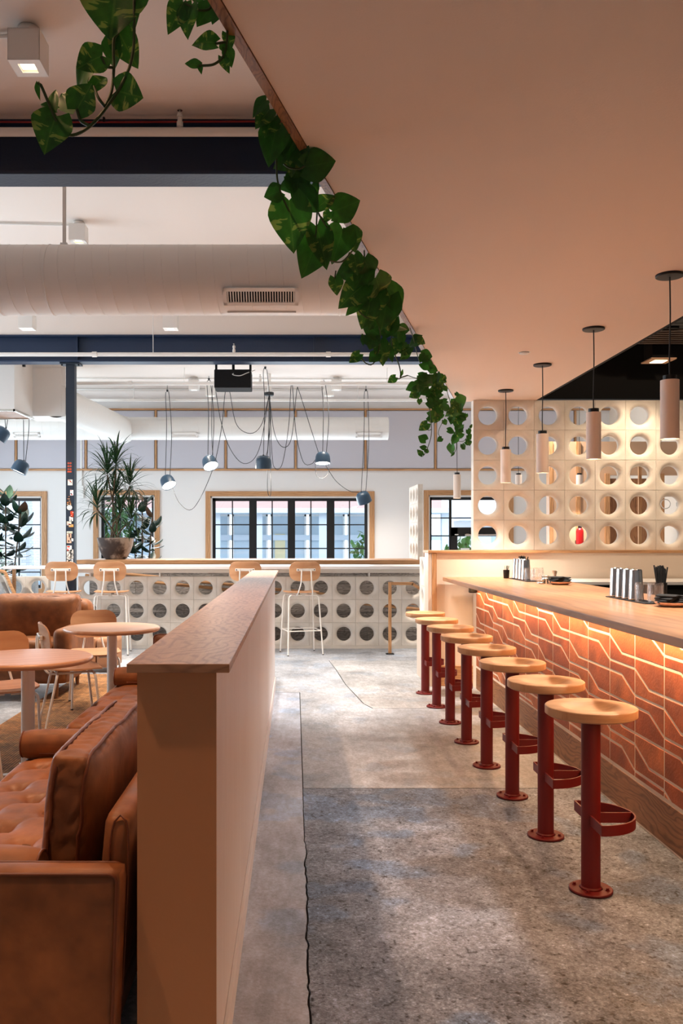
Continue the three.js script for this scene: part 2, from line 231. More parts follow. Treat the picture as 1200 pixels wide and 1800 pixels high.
// floor: a dark base under separate concrete pours
const floor = struct('floor', span(-7.2, 6.2, -0.2, -0.012, 3.2, -17), M.joint);
{
  const poly = (pts, m, thick = 0.012) => { const s = new THREE.Shape(pts.map(([x, d]) => new THREE.Vector2(x, d))); const g = new THREE.ExtrudeGeometry(s, { depth: thick, bevelEnabled: false }); g.rotateX(-Math.PI / 2); g.translate(0, -thick, 0); return part('concrete_slab', uvm(g, 'x'), m, floor); };
  const wob = (x, d0, d1, n, amp) => Array.from({ length: n + 1 }, (_, i) => { const d = mix(d0, d1, i / n); return [x + ((fbm(i / n, 0.3, 40, 9, 5) - 0.5) * amp + (fbm(i / n, 0.7, 170, 9, 2) - 0.5) * 0.012) * (d < 4.2 ? 1 : 0.25), d]; });
  const seam = wob(0.046, -3.2, 5.02, 420, 0.03), g = 0.003;
  poly([[-0.35, -3.2], ...seam.map(([x, d]) => [x - g / 2, d]), [0.043, 8.15], [-0.35, 8.15]], M.slabStrip);
  poly([...seam.map(([x, d]) => [x + g + (d < 4 ? 0.003 : 0), d]), [6.2, 5.02], [6.2, -3.2]], M.slabRough);
  poly([[0.05, 5.03], [6.2, 5.03], [6.2, 7.39], [0.66, 7.39], [0.60, 7.6], [0.50, 8.6], [0.45, 9.6], [0.40, 10.3], [-0.3, 10.3], [-0.3, 8.16], [0.05, 8.16]], M.slabMid);
  poly([[0.67, 7.4], [6.2, 7.4], [6.2, 10.3], [0.41, 10.3], [0.46, 9.6], [0.51, 8.6], [0.61, 7.6]], M.slabFar);
  poly([[-0.31, 10.31], [6.2, 10.31], [6.2, 17], [-0.31, 17]], M.slabMid);
  poly([[-7.2, -3.2], [-0.36, -3.2], [-0.36, 8.155], [-0.31, 8.155], [-0.31, 17], [-7.2, 17]], M.slabFar);
}
const BAY = 4.75;   // the bay between the two beams is higher
struct('ceiling', uvm(join(span(-7.2, 6.2, CEIL, CEIL + 0.25, 3.2, -5.68), span(-7.2, 6.2, CEIL, BAY + 0.2, -5.6, -5.69), span(-7.2, 6.2, BAY, BAY + 0.2, -5.6, -11.4), span(-7.2, 6.2, CEIL, BAY + 0.2, -11.32, -11.41), span(-7.2, 6.2, CEIL, CEIL + 0.25, -11.37, -17))), M.ceiling);
// soffit over the aisle and the bar: wedge-shaped in plan, its free edge slanted, with an oak lip
{
  const lip = 0.035, P = (o) => [[edgeX(-3) + o, -3], [2.42, -3], [2.42, 8.77], [edgeX(8.77) + o, 8.77]];
  const slabGeo = (pts, y0, y1) => { const s = new THREE.Shape(pts.map(([x, d]) => new THREE.Vector2(x, d))); const g = new THREE.ExtrudeGeometry(s, { depth: y1 - y0, bevelEnabled: false }); g.rotateX(-Math.PI / 2); return g.translate(0, y0, 0); };
  const so = struct('ceiling_soffit', uvm(slabGeo(P(lip), SOF, SOF + 0.32)), M.soffit, 'peach painted dropped soffit over the bar');
  const e0 = edgeX(-3), e1 = edgeX(8.77);
  part('edge_lip', uvm(slabGeo([[e0, -3], [e0 + lip - 0.002, -3], [e1 + lip - 0.002, 8.77], [e1, 8.77]], SOF - 0.004, SOF + 0.09), 'z'), M.walnut, so);
}
// black service ceiling behind the bar
struct('ceiling_black', join(span(2.42, 6.2, 3.6, 3.7, 3.2, -8.9), span(2.41, 2.45, SOF + 0.002, CEIL, 3.2, -8.9), span(2.45, 6.2, SOF + 0.02, 3.6, -8.72, -8.9)), M.black);
struct('wall_right', uvm(span(6.0, 6.2, 0, BAY + 0.2, 3.2, -17)), M.cream);
struct('wall_front', uvm(span(-7.2, 6.2, 0, CEIL, 3.0, 3.2)), M.wall);
{ const L = []; let z = 3.2; for (const [a, b] of [[-7.5, -10.5], [-11.6, -14.2]]) { L.push(span(-7.2, -7, 0, BAY + 0.2, z, a), span(-7.2, -7, 0, 0.6, a, b), span(-7.2, -7, 3.6, BAY + 0.2, a, b)); z = b; } L.push(span(-7.2, -7, 0, BAY + 0.2, z, -17)); struct('wall_left', uvm(join(...L)), M.wall); }

// street wall with its openings
const WIN = [   // x0, x1 of the opening, sill, head
  { n: 1, x0: -6.35, x1: -4.8197, y0: 0.5, y1: 2.26 }, { n: 2, x0: -3.7451, x1: -2.6704, y0: 0.5, y1: 2.28 },
  { n: 3, x0: -1.6066, x1: 1.422, y0: 0.5, y1: 2.26 }, { n: 4, x0: 2.551, x1: 4.07, y0: 0.02, y1: 2.28 }];
{
  const W = []; let x = -7; for (const w of WIN) { W.push(span(x, w.x0, 0, CEIL, BACK, BACK - 0.3), span(w.x0, w.x1, 0, w.y0, BACK, BACK - 0.3), span(w.x0, w.x1, w.y1, CEIL, BACK, BACK - 0.3)); x = w.x1; } W.push(span(x, 6.2, 0, CEIL, BACK, BACK - 0.3));
  const wb = struct('wall_back', uvm(join(...W)), M.wall, 'white street wall with felt panels between oak battens');
  const yTop = 3.9141, yLow = 2.7635, b = [];
  for (let u = 29 - 122.6 * 2; u < 1100; u += 122.6) b.push((u - 518) * 16.5 / 1520);
  for (let i = 0; i < b.length - 1; i++) part('felt_panel', uvm(rspan(b[i] + 0.03, b[i + 1] - 0.03, yLow + 0.03, yTop - 0.03, BACK, BACK + 0.03, 0.004)), M.felt, wb);
  for (const x of b) part('batten', uvm(span(x - 0.017, x + 0.017, yLow + 0.02, yTop - 0.02, BACK, BACK + 0.045), 'y'), M.oak, wb);
  for (const y of [yTop, yLow]) part('rail_batten', uvm(span(-7, 6, y - 0.017, y + 0.017, BACK, BACK + 0.046), 'x'), M.oak, wb);
}
// windows: oak casing, black steel frame and muntins, glass panes
function steelWindow(w, cols, rowH, mull) {
  const g = new THREE.Group(); g.name = 'window_' + w.n; g.userData = { kind: 'structure' }; scene.add(g);
  const c = 0.095, z = BACK;
  for (const [a, b, e, f, gr] of [[w.x0 - c, w.x0, w.y0 - c, w.y1 + c, 'y'], [w.x1, w.x1 + c, w.y0 - c, w.y1 + c, 'y'], [w.x0, w.x1, w.y1, w.y1 + c, 'x'], [w.x0, w.x1, w.y0 - c, w.y0, 'x']]) part('casing', uvm(rspan(a, b, e, f, z - 0.02, z + 0.035, 0.004), gr), M.oak, g);
  part('reveal', join(span(w.x0, w.x0 + 0.025, w.y0, w.y1, z, z - 0.16), span(w.x1 - 0.025, w.x1, w.y0, w.y1, z, z - 0.16), span(w.x0, w.x1, w.y1 - 0.03, w.y1, z, z - 0.16)), M.white, g);
  const fz = z - 0.17, fr = 0.06, x0 = w.x0 + 0.02, x1 = w.x1 - 0.02, y0 = w.y0, y1 = w.y1 - 0.025;
  part('frame', join(span(x0, x0 + fr, y0, y1, fz - 0.03, fz + 0.03), span(x1 - fr, x1, y0, y1, fz - 0.03, fz + 0.03), span(x0, x1, y1 - fr, y1, fz - 0.03, fz + 0.03), span(x0, x1, y0, y0 + fr, fz - 0.03, fz + 0.03)), M.steelBlack, g);
  const gx = [x0 + fr, ...mull.flatMap(([a, b]) => [a, b]), x1 - fr];
  for (const [a, b] of mull) part('mullion', span(a, b, y0 + fr, y1 - fr, fz - 0.03, fz + 0.03), M.steelBlack, g);
  for (let k = 0; k < gx.length; k += 2) {
    const a = gx[k], b = gx[k + 1], n = cols; const rows = []; for (let y = y1 - fr; y > y0 + fr + 0.05; y -= rowH) rows.push([Math.max(y - rowH, y0 + fr), y]);
    for (let i = 1; i < n; i++) part('muntin', span(mix(a, b, i / n) - 0.011, mix(a, b, i / n) + 0.011, y0 + fr, y1 - fr, fz - 0.015, fz + 0.015), M.steelBlack, g);
    rows.forEach(([r0, r1], ri) => { if (ri) part('muntin', span(a, b, r1 - 0.011, r1 + 0.011, fz - 0.014, fz + 0.014), M.steelBlack, g); for (let i = 0; i < n; i++) part('pane', span(mix(a, b, i / n), mix(a, b, (i + 1) / n), r0, r1, fz - 0.003, fz + 0.003), M.glass, g); });
  }
  return g;
}
const mu = (pairs) => pairs.map(([a, b]) => [(a - 518) * 16.67 / 1520, (b - 518) * 16.67 / 1520]);
steelWindow(WIN[0], 2, 0.456, mu([[-15, -4]]));
steelWindow(WIN[1], 3, 0.81, []);
steelWindow(WIN[2], 2, 0.456, mu([[438, 451], [505.5, 518.5], [574, 587.5]]));
{ // entrance: side light and glazed door with a push bar
  const w = WIN[3], g = steelWindow({ ...w, y0: 0.02 }, 1, 0.345, mu([[789, 793]]));
  const fz = BACK - 0.14, d0 = 3.0033, d1 = 3.98;
  part('door_rail', span(d0, d1, 1.5046, 1.6684, fz - 0.02, fz + 0.03), M.steelBlack, g); part('door_stile', span(d0, d0 + 0.12, 0.05, 1.6684, fz - 0.02, fz + 0.03), M.steelBlack, g);
  part('push_bar', join(rod([d0 + 0.25, 1.52, fz + 0.09], [d0 + 0.95, 1.52, fz + 0.09], 0.022), box(0.06, 0.05, 0.1, d0 + 0.3, 1.52, fz + 0.05), box(0.06, 0.05, 0.1, d0 + 0.9, 1.52, fz + 0.05)), M.tin, g);
  part('sensor', rbox(0.07, 0.02, 0.02, 0.006, d0 + 0.1, 1.53, fz + 0.045), M.white, g);
  part('paper_notice', box(0.17, 0.26, 0.002, d0 + 0.27, 1.14, fz + 0.01), M.white, g);
}
// side windows, out of view, that let the daylight in
for (const [i, a] of [[5, -9.0], [6, -12.9]]) { const g = new THREE.Group(); g.name = 'window_' + i; g.userData = { kind: 'structure' }; scene.add(g); part('frame', join(span(-7.12, -7.06, 0.6, 0.68, a - 1.5, a + 1.5), span(-7.12, -7.06, 3.52, 3.6, a - 1.5, a + 1.5), ...[-1.47, -0.5, 0.5, 1.47].map((k) => span(-7.12, -7.06, 0.6, 3.6, a + k - 0.03, a + k + 0.03))), M.steelBlack, g); part('pane', span(-7.095, -7.085, 0.6, 3.6, a - 1.5, a + 1.5), M.glass, g); }

// low wall along the aisle, with its oak cap
{
  const hw = struct('wall_half', uvm(span(-0.4, -0.2, 0, 1.113, -2.203, -8.7), 'y'), M.halfwall, 'low maple-faced wall between the aisle and the sofas');
  part('end_board', uvm(span(-0.4005, -0.1995, 0, 1.112, -2.198, -2.204), 'y'), M.endboard, hw);
  const bb = struct('baseboard_half_wall', uvm(join(rspan(-0.2, -0.186, 0, 0.092, -2.215, -8.5, 0.003)), 'z'), M.halfwall);
  struct('trim_cap', uvm(rspan(-0.422, -0.164, 1.1135, 1.136, -2.168, -8.62, 0.002), 'z'), M.cap, 'dark oak cap on the low wall');
}
// partition at the end of the bar: cream board in an oak frame, with block screen on top
{
  const p = struct('wall_partition', uvm(span(1.315, 6.0, 0, 1.31, -8.52, -8.72)), M.cream, 'cream partition in an oak frame at the end of the bar');
  part('end_board', uvm(span(1.308, 1.316, 0, 1.309, -8.53, -8.72), 'y'), M.maple, p);
  struct('wall_return', uvm(span(1.308, 1.47, 0, 0.655, -8.722, -9.28), 'y'), M.maple, 'low maple-faced return behind the partition');
  part('frame_top', uvm(rspan(1.308, 6.0, 1.31, 1.335, -8.48, -8.84, 0.003), 'x'), M.oak, p);
  part('frame_stile', uvm(rspan(1.345, 1.392, 0, 1.309, -8.485, -8.53, 0.003), 'y'), M.oak, p);
  part('frame_edge', uvm(span(1.309, 1.344, 0, 1.309, -8.49, -8.53), 'y'), M.maple, p);
  part('skirting', uvm(rspan(1.393, 6.0, 0, 0.2, -8.505, -8.52, 0.003), 'x'), M.oak, p);
}
// ---------------------------------------------------------------- breeze-block screens
function blockGeo(s, t, R, r) {   // a square block s, thickness t along z, with a round opening that flares to both faces
  const N = 40, h = s / 2 - 0.001, c = 0.0016, sq = (A, q) => { const x = Math.cos(A), y = Math.sin(A), k = q / Math.max(Math.abs(x), Math.abs(y)); return [x * k, y * k]; };
  const prof = [];   // outer edge to hole, front to back
  prof.push((A) => [...sq(A, h), t / 2 - c], (A) => [...sq(A, h - c), t / 2], (A) => [Math.cos(A) * R, Math.sin(A) * R, t / 2]);
  for (let i = 1; i <= 5; i++) { const q = i / 5 * Math.PI / 2; prof.push((A) => { const rr = r + (R - r) * (1 - Math.sin(q)); return [Math.cos(A) * rr, Math.sin(A) * rr, t / 2 - (t / 2 - 0.012) * (1 - Math.cos(q))]; }); }
  const M2 = prof.map((f) => (A) => { const p = f(A); return [p[0], p[1], -p[2]]; }).reverse(); prof.push(...M2, prof[0]);
  const pos = [], idx = []; for (const f of prof) for (let j = 0; j < N; j++) pos.push(...f(j / N * Math.PI * 2));
  for (let k = 0; k < prof.length - 1; k++) for (let j = 0; j < N; j++) { const a = k * N + j, b = k * N + (j + 1) % N; idx.push(a, b, a + N, b, b + N, a + N); }
  const g = new THREE.BufferGeometry(); g.setAttribute('position', new THREE.Float32BufferAttribute(pos, 3)); g.setIndex(idx);
  return uvm(toCreasedNormals(g, 0.7), 'x');
}
const BS = 0.305, gBlock = blockGeo(BS, 0.11, 0.143, 0.094), gBlockV = [0, 0.2, 0.43].map((o) => { const g = gBlock.clone(), uv = g.attributes.uv; for (let i = 0; i < uv.count; i++) uv.setXY(i, uv.getX(i) + o, uv.getY(i) + o * 1.7); return g; });
{
  const s = thing('breeze_block_screen', 'tall screen of round-holed pale blocks above the partition behind the bar', 'block screen', [1.787, 1.3365, -8.72]);
  for (let i = 0; i < 9; i++) for (let j = 0; j < 5; j++) { const b = part('block', gBlockV[(i * 2 + j) % 3], M.block, s); b.position.set((i + 0.5) * BS, (j + 0.5) * 0.3005, 0); b.scale.y = 0.3005 / BS; }
  struct('wall_screen_end', uvm(span(4.545, 6.0, 1.336, SOF, -8.66, -8.78)), M.cream);
  const c = thing('breeze_block_counter_wall', 'low wall of round-holed white blocks under the far counter', 'block wall', [0.343, 0.0375, -11.47]);
  for (let i = -11; i < 6; i++) for (let j = 0; j < 3; j++) { if (i === -11) continue; const b = part('block', gBlockV[Math.abs(i * 2 + j) % 3], M.block, c); b.position.set(i * BS, (j + 0.5) * BS, 0); }
  part('plinth', span(-3.2, 1.68, -0.0375, 0, 0.06, -0.06), M.block, c);
  const e = thing('breeze_block_counter_wall', 'short run of round-holed tan blocks beyond the stickered column', 'block wall', [-3.25, 0.0375, -11.47]);
  for (let i = 0; i < 2; i++) for (let j = 0; j < 3; j++) { const b = part('block', gBlockV[(i + j) % 3], M.block, e); b.position.set(-(i + 0.5) * BS, (j + 0.5) * BS, 0); }
  part('plinth', span(-0.61, 0, -0.0375, 0, 0.06, -0.06), M.block, e);
  const k = thing('breeze_block_screen', 'narrow low screen of white blocks edge-on beside the cream partition', 'block screen', [1.395, 0.657, -8.97]);
  for (let i = 0; i < 2; i++) for (let j = 0; j < 2; j++) { const b = part('block', gBlock, M.block, k); b.rotation.y = Math.PI / 2; b.position.set(0, (j + 0.5) * 0.3, (i - 0.5) * 0.3 - 0.02); b.scale.set(0.98, 0.985, 1); }
  const l = thing('breeze_block_screen', 'upright screen of white blocks standing on the far oak ledge', 'block screen', [1.77, 1.152, -12.66]);
  for (let i = 0; i < 3; i++) for (let j = 0; j < 4; j++) { const b = part('block', gBlock, M.block, l); b.rotation.y = Math.PI / 2; b.position.set(0, (j + 0.5) * 0.2675, 0.46 - (i + 0.5) * BS); b.scale.set(1, 0.2675 / BS, 0.64); }
}
// ---------------------------------------------------------------- the bar
{
  const z0 = 0.9, z1 = -8.3, w = 0.352, b = thing('bar_counter', 'bar front of terracotta tiles in pale grout above an oak skirting', 'bar', [BARX, 0, 0]);
  part('grout_bed', uvm(span(-0.0036, 0.14, 0.0, 1.036, z0, z1), 'z'), M.grout, b);
  part('skirting', uvm(rspan(-0.006, 0.005, 0.012, 0.212, z0, z1, 0.002), 'z'), M.skirt, b);
  part('end_return', uvm(span(0.006, 0.14, 0, 1.036, z1, PART - 0.005)), M.cream, b);
  // tiles: every column holds full joints 0.193 apart, each cell split by a stepped joint; columns step up 0.057 towards the camera
  const P = 0.193, rise = 0.057, gap = 0.007, lo = 0.226, hi = 1.03, nCol = Math.round((z0 - z1) / w), cache = {};
  const clip = (pts) => { let q = pts; for (const [sgn, lim] of [[1, lo], [-1, -hi]]) { const o = []; for (let i = 0; i < q.length; i++) { const a = q[i], c = q[(i + 1) % q.length], da = sgn * a[1] - lim, dc = sgn * c[1] - lim; if (da >= 0) o.push(a); if ((da > 0) !== (dc > 0) && da !== dc) { const t = da / (da - dc); o.push([mix(a[0], c[0], t), mix(a[1], c[1], t)]); } } q = o; if (q.length < 3) return null; } return q; };
  const inset = (pts, d) => { // shrink a polygon evenly
    const n = pts.length, out = []; let area = 0; for (let i = 0; i < n; i++) { const a = pts[i], c = pts[(i + 1) % n]; area += a[0] * c[1] - c[0] * a[1]; } const s = Math.sign(area);
    for (let i = 0; i < n; i++) { const a = pts[(i + n - 1) % n], p = pts[i], c = pts[(i + 1) % n]; const e1 = [p[0] - a[0], p[1] - a[1]], e2 = [c[0] - p[0], c[1] - p[1]], l1 = Math.hypot(...e1), l2 = Math.hypot(...e2), n1 = [-e1[1] / l1 * s, e1[0] / l1 * s], n2 = [-e2[1] / l2 * s, e2[0] / l2 * s], k = 1 + n1[0] * n2[0] + n1[1] * n2[1]; out.push([p[0] + (n1[0] + n2[0]) / k * d, p[1] + (n1[1] + n2[1]) / k * d]); } return out; };
  let q = 0;
  for (let c = 0; c < nCol; c++) {   // c counts from the far end towards the camera; local x of the tile plane runs towards the camera
    const base = 0.785 + rise * (c - 10), x0 = c * w, x1 = x0 + w, xm = x0 + w / 2;
    for (let k = -12; k < 14; k++) {
      const F = base + k * P, up = F - rise, dn = F - 0.136, flatFirst = (k + c) % 2 === 0;
      const step = flatFirst ? [[x0, up], [xm, up], [x1, dn]] : [[x0, up], [xm, dn], [x1, dn]];
      for (const pts of [[[x0, F], [x1, F], ...step.slice().reverse()], [...step, [x1, F - P], [x0, F - P]]]) {
        const cl = clip(pts); if (!cl) continue; let dd = cl.filter((p, i) => { const n = cl[(i + 1) % cl.length]; return Math.hypot(n[0] - p[0], n[1] - p[1]) > 0.004; }); if (dd.length < 3) continue;
        let ar = 0; for (let i = 0; i < dd.length; i++) { const a = dd[i], e = dd[(i + 1) % dd.length]; ar += a[0] * e[1] - e[0] * a[1]; } if (Math.abs(ar) / 2 < 0.0012) continue;
        const g = prism(inset(dd, gap), 0.011, 0.0015); g.rotateY(-Math.PI / 2);   // x -> z, thickness towards -x
        const t = part('tile', uvm(g, 'z', rnd(3)), M.tile[Math.floor(rnd(4))], b); t.position.set(0.0065, 0, z1); t.name = 'tile'; q++;
      }
    }
  }
}
solo('oak_bar_slab', uvm(rspan(1.451, 2.4, 1.037, 1.075, 1.0, PART + 0.012, 0.004), 'z'), M.bar, 'long pale oak bar top running to the cream partition', 'bar top');
{ // the light under the bar top
  const s = thing('light_strip', 'amber light strip fixed under the bar top', 'light strip', [BARX - 0.085, 1.024, -3.9]);
  part('channel', box(0.022, 0.012, 8.6, 0, 0.006, 0), M.whiteMetal, s); part('glowing_diffuser', box(0.016, 0.005, 8.6, 0, -0.0025, 0), M.bulbStrip, s);
  areaLight('light_strip_light', AMBER, 105, 0.016, 8.6, [BARX - 0.085, 1.017, -3.9], [BARX - 0.03, 0, -3.9]).up.set(0, 0, 1);
  const l = scene.children[scene.children.length - 1]; l.lookAt(BARX - 0.03, 0, -3.9);
}
{ const o = thing('power_outlet', 'small black power outlet under the far end of the bar top', 'outlet', [BARX - 0.045, 0.975, -8.27]); part('cover', rbox(0.07, 0.085, 0.05, 0.006), M.blackMetal, o); part('bracket', box(0.03, 0.05, 0.04, 0.01, 0.04, -0.02), M.blackMetal, o); part('face_plate', rbox(0.05, 0.06, 0.008, 0.003, 0, -0.002, 0.026), M.rubber, o); }
// back counter and dark shelves behind the bar
{ const c = thing('back_counter', 'pale work counter on black cabinets along the partition', 'counter', [2.75, 0, -8.1]); part('worktop', rspan(-0.3, 3.2, 1.03, 1.06, 0.25, -0.39, 0.004), M.counterWhite, c); part('cabinet', span(-0.25, 3.2, 0.01, 1.03, 0.2, -0.37), M.black, c);
  const d = thing('back_counter', 'black under-bar cabinet behind the bar top', 'counter', [2.75, 0, -4]); part('cabinet', span(-0.2, 0.1, 0, 0.85, 3, -3.6), M.black, d); part('worktop', rspan(-0.22, 0.12, 0.85, 0.88, 3.02, -3.6, 0.004), M.blackMetal, d); }
// ---------------------------------------------------------------- bar stools
{
  const mk = () => {
    const s = thing('bar_stool', '', 'stool', [0, 0, 0], 0, 'red bar stools bolted along the bar');
    const R = 0.183, seat = lathe([[0, 0.739], [0.04, 0.7395], [0.07, 0.742], [0.092, 0.748], [0.108, 0.7555], [0.12, 0.7595], [0.132, 0.7608], [0.15, 0.761], [R - 0.004, 0.761], [R, 0.757], [R, 0.728], [R - 0.012, 0.72], [0, 0.72]], 56);
    part('seat', uvm(seat, 'x'), M.seat, s);
    part('mounting_plate', cyl(0.07, 0.07, 0.008, 0, 0.716, 0), M.red, s);
    part('post', cyl(0.0385, 0.0385, 0.702, 0, 0.363, 0, 32), M.red, s);
    const bp = part('base_plate', lathe([[0, 0.0125], [0.083, 0.0125], [0.087, 0.0095], [0.087, 0], [0, 0]], 40), M.red, s);
    part('weld', lathe([[0.038, 0.022], [0.041, 0.017], [0.047, 0.0126], [0.038, 0.0126]], 28), M.red, s);
    for (let i = 0; i < 4; i++) { const a = i * Math.PI / 2 + 0.5, x = Math.cos(a) * 0.066, z = Math.sin(a) * 0.066; part('bolt', join(cyl(0.009, 0.009, 0.002, x, 0.0138, z, 12), at(new THREE.CylinderGeometry(0.0065, 0.0065, 0.008, 6), x, 0.0185, z)), M.red, bp); }
    // D-shaped footrest: straight bar, half ring towards the bar, one strut
    const y = 0.3, hb = 0.021, t = 0.006, ring = []; const sh = new THREE.Shape(); sh.absarc(0, 0, 0.168, -Math.PI / 2, Math.PI / 2); sh.absarc(0, 0, 0.162, Math.PI / 2, -Math.PI / 2, true);
    const rg = new THREE.ExtrudeGeometry(sh, { depth: hb * 2, bevelEnabled: false, curveSegments: 28 }); rg.rotateX(-Math.PI / 2); rg.scale(1.1, 1, 1); rg.translate(-0.01, y - hb, 0);
    part('foot_ring', rg, M.red, s);
    part('foot_bar', box(t, hb * 2, 0.334, -0.012, y, 0), M.red, s);
    part('foot_strut', box(0.134, hb * 2, t, 0.103, y, 0), M.red, s);
    return s;
  };
  const st = mk(), L = ['red steel bar stool at the open end of the row, foot ring uncovered', 'second red bar stool from the open end of the row', 'third red bar stool from the open end of the row', 'fourth red bar stool from the open end of the row', 'fifth red bar stool from the open end, in the row along the tiles', 'third red bar stool counted from the cream partition', 'second red bar stool counted from the cream partition', 'red bar stool standing closest to the cream partition'];
  for (let i = 0; i < 8; i++) { const d = 3.566 + i * 0.648; if (!i) { st.position.set(1.22, 0, -d); st.userData.label = L[0]; } else dup(st, [1.222, 0, -d], 0, L[i]); }
}
// ---------------------------------------------------------------- what stands on the bar
{
  const Y0 = 1.0752;
  const tinGeo = lathe([[0, 0], [0.041, 0], [0.044, 0.003], [0.0445, 0.008], [0.043, 0.02], [0.0345, 0.178], [0.032, 0.184], [0, 0.185]], 32);
  const crystalGeo = (() => { const g = lathe([[0, 0.112], [0.036, 0.112], [0.041, 0.108], [0.043, 0.098], [0.0435, 0.02], [0.0415, 0], [0.0385, 0], [0.039, 0.02], [0.0385, 0.095], [0, 0.097]], 48); const p = g.attributes.position; for (let i = 0; i < p.count; i++) { const x = p.getX(i), y = p.getY(i), z = p.getZ(i), r = Math.hypot(x, z); if (r > 0.0405 && y > 0.015 && y < 0.1) { const a = Math.atan2(z, x), k = 1 - 0.05 * Math.abs(Math.sin(a * 12)); p.setXYZ(i, x * k, y, z * k); } } g.computeVertexNormals(); return g; })();
  const tinBox = (x, z, y, label) => { const t = thing('tin', label, 'tin', [x, y, z], 0, 'round lidded tins on the bar'); part('body', lathe([[0, 0], [0.034, 0], [0.0355, 0.002], [0.0355, 0.022], [0, 0.022]], 28), M.tin, t); part('lid', lathe([[0, 0.034], [0.034, 0.034], [0.037, 0.032], [0.037, 0.0225], [0, 0.0225]], 28), M.tin, t); };
  const dish = (x, z, where) => {
    const d = thing('napkin_dish', 'terracotta dish ' + where, 'dish', [x, Y0, z]); part('bowl', lathe([[0, 0.004], [0.03, 0.003], [0.06, 0.008], [0.085, 0.02], [0.09, 0.026], [0.092, 0.026], [0.087, 0.017], [0.058, 0.001], [0, 0]], 36), M.ceramic, d);
    const nap = thing('napkin_stack', 'folded black napkins lying in the terracotta dish ' + where, 'napkin', [x, Y0 + 0.02, z]);
    for (let i = 0; i < 4; i++) { const g = soft(0.15, 0.012, 0.13, 0.005, 0.015, (a) => { a.y += 0.012 * Math.sin(a.x * 40 + i) * 0.5 + 0.1 * a.x * a.x * (i % 2 ? 6 : 2) * 0.3; }); const m = part('napkin', g, M.blackCloth, nap); m.position.y = 0.006 + i * 0.011; m.rotation.y = i * 0.35 - 0.4; m.scale.setScalar(1 - i * 0.03); }
  };
  const caddy = (x, z, where) => { const c = thing('straw_caddy', 'black caddy of straws and stirrers ' + where, 'caddy', [x, Y0, z]); part('cup', lathe([[0, 0.003], [0.03, 0.003], [0.034, 0.11], [0.036, 0.11], [0.032, 0], [0, 0]], 20), M.blackMetal, c); for (let i = 0; i < 40; i++) { const a = rnd(6.28), r = rnd(0.02), k = rnd(0.9, 1.5); part('straw', rod([Math.cos(a) * r * 0.6, 0.01, Math.sin(a) * r * 0.6], [Math.cos(a) * r * 1.9 * k, rnd(0.19, 0.215), Math.sin(a) * r * 1.9 * k], 0.0042, 6), M.blackCloth, c); } };
  const tray = (x, z, len, where) => { const t = thing('bar_mat', 'black ribbed rubber mat ' + where, 'bar mat', [x, Y0, z]); part('mat', rbox(0.12, 0.006, len, 0.002, 0, 0.003, 0), M.rubber, t); for (let i = 0; i < 5; i++) part('rib', box(0.006, 0.0015, len * 0.98, -0.045 + i * 0.0225, 0.0068, 0), M.rubber, t); };
  // nearer set
  tray(2.06, -5.26, 0.62, 'under the tins by the bar stools'); const W1 = 'in the nearer group on the bar', W2 = 'in the far group by the partition';
  for (let i = 0; i < 4; i++) { const t = solo('cocktail_tin', tinGeo, M.chrome, ['upturned chrome tumbler at the window end of the nearer row of four', 'second upturned chrome tumbler in the nearer row of four', 'third upturned chrome tumbler in the nearer row of four', 'upturned chrome tumbler next to the crystal glasses, nearer row'][i], 'tumbler', 'upturned tumblers on the bar'); t.position.set(2.045, Y0 + 0.008, -5.5 + i * 0.105); }
  [[2.035, -5.06, 0], [2.075, -4.98, 0.001], [2.12, -5.08, 0]].forEach(([x, z], i) => { const g = solo('crystal_glass', crystalGeo, M.crystal, ['upturned cut-crystal glass against the chrome tumblers, nearer group', 'upturned cut-crystal glass behind the black napkins, nearer group', 'upturned cut-crystal glass at the back of the nearer group'][i], 'glass', 'cut glasses on the bar'); g.position.set(x, Y0 + 0.008, z); });
  caddy(2.2, -5.2, W1); dish(2.08, -4.77, W1); tinBox(2.14, -4.62, Y0, 'flat tin half hidden beside the nearer napkin dish'); tinBox(2.22, -4.7, Y0, 'tin standing at the frame edge, nearer group');
  // far set
  tray(2.07, -7.82, 0.62, 'under the tins by the partition');
  for (let i = 0; i < 4; i++) { const t = solo('cocktail_tin', tinGeo, M.chrome, ['upturned chrome tumbler beside the small black cup, far row', 'second upturned chrome tumbler in the far row of four', 'third upturned chrome tumbler in the far row of four', 'upturned chrome tumbler next to the glasses, far row'][i], 'tumbler', 'upturned tumblers on the bar'); t.position.set(2.06, Y0 + 0.008, -8.03 + i * 0.105); }
  [[2.055, -7.59], [2.09, -7.52], [2.14, -7.6]].forEach(([x, z], i) => { const g = solo('crystal_glass', crystalGeo, M.crystal, ['upturned cut-crystal glass against the chrome tumblers, far group', 'upturned cut-crystal glass behind the stacked tins, far group', 'upturned cut-crystal glass at the back of the far group'][i], 'glass', 'cut glasses on the bar'); g.position.set(x, Y0 + 0.008, z); });
  caddy(2.14, -8.12, W2); dish(2.16, -7.05, W2);
  tinBox(2.05, -7.2, Y0, 'lidded tin under the stack on the side of the stools, far group'); tinBox(2.13, -7.19, Y0, 'lidded tin under the stack beside the far napkin dish'); tinBox(2.09, -7.2, Y0 + 0.0345, 'lidded tin on top of the two others');
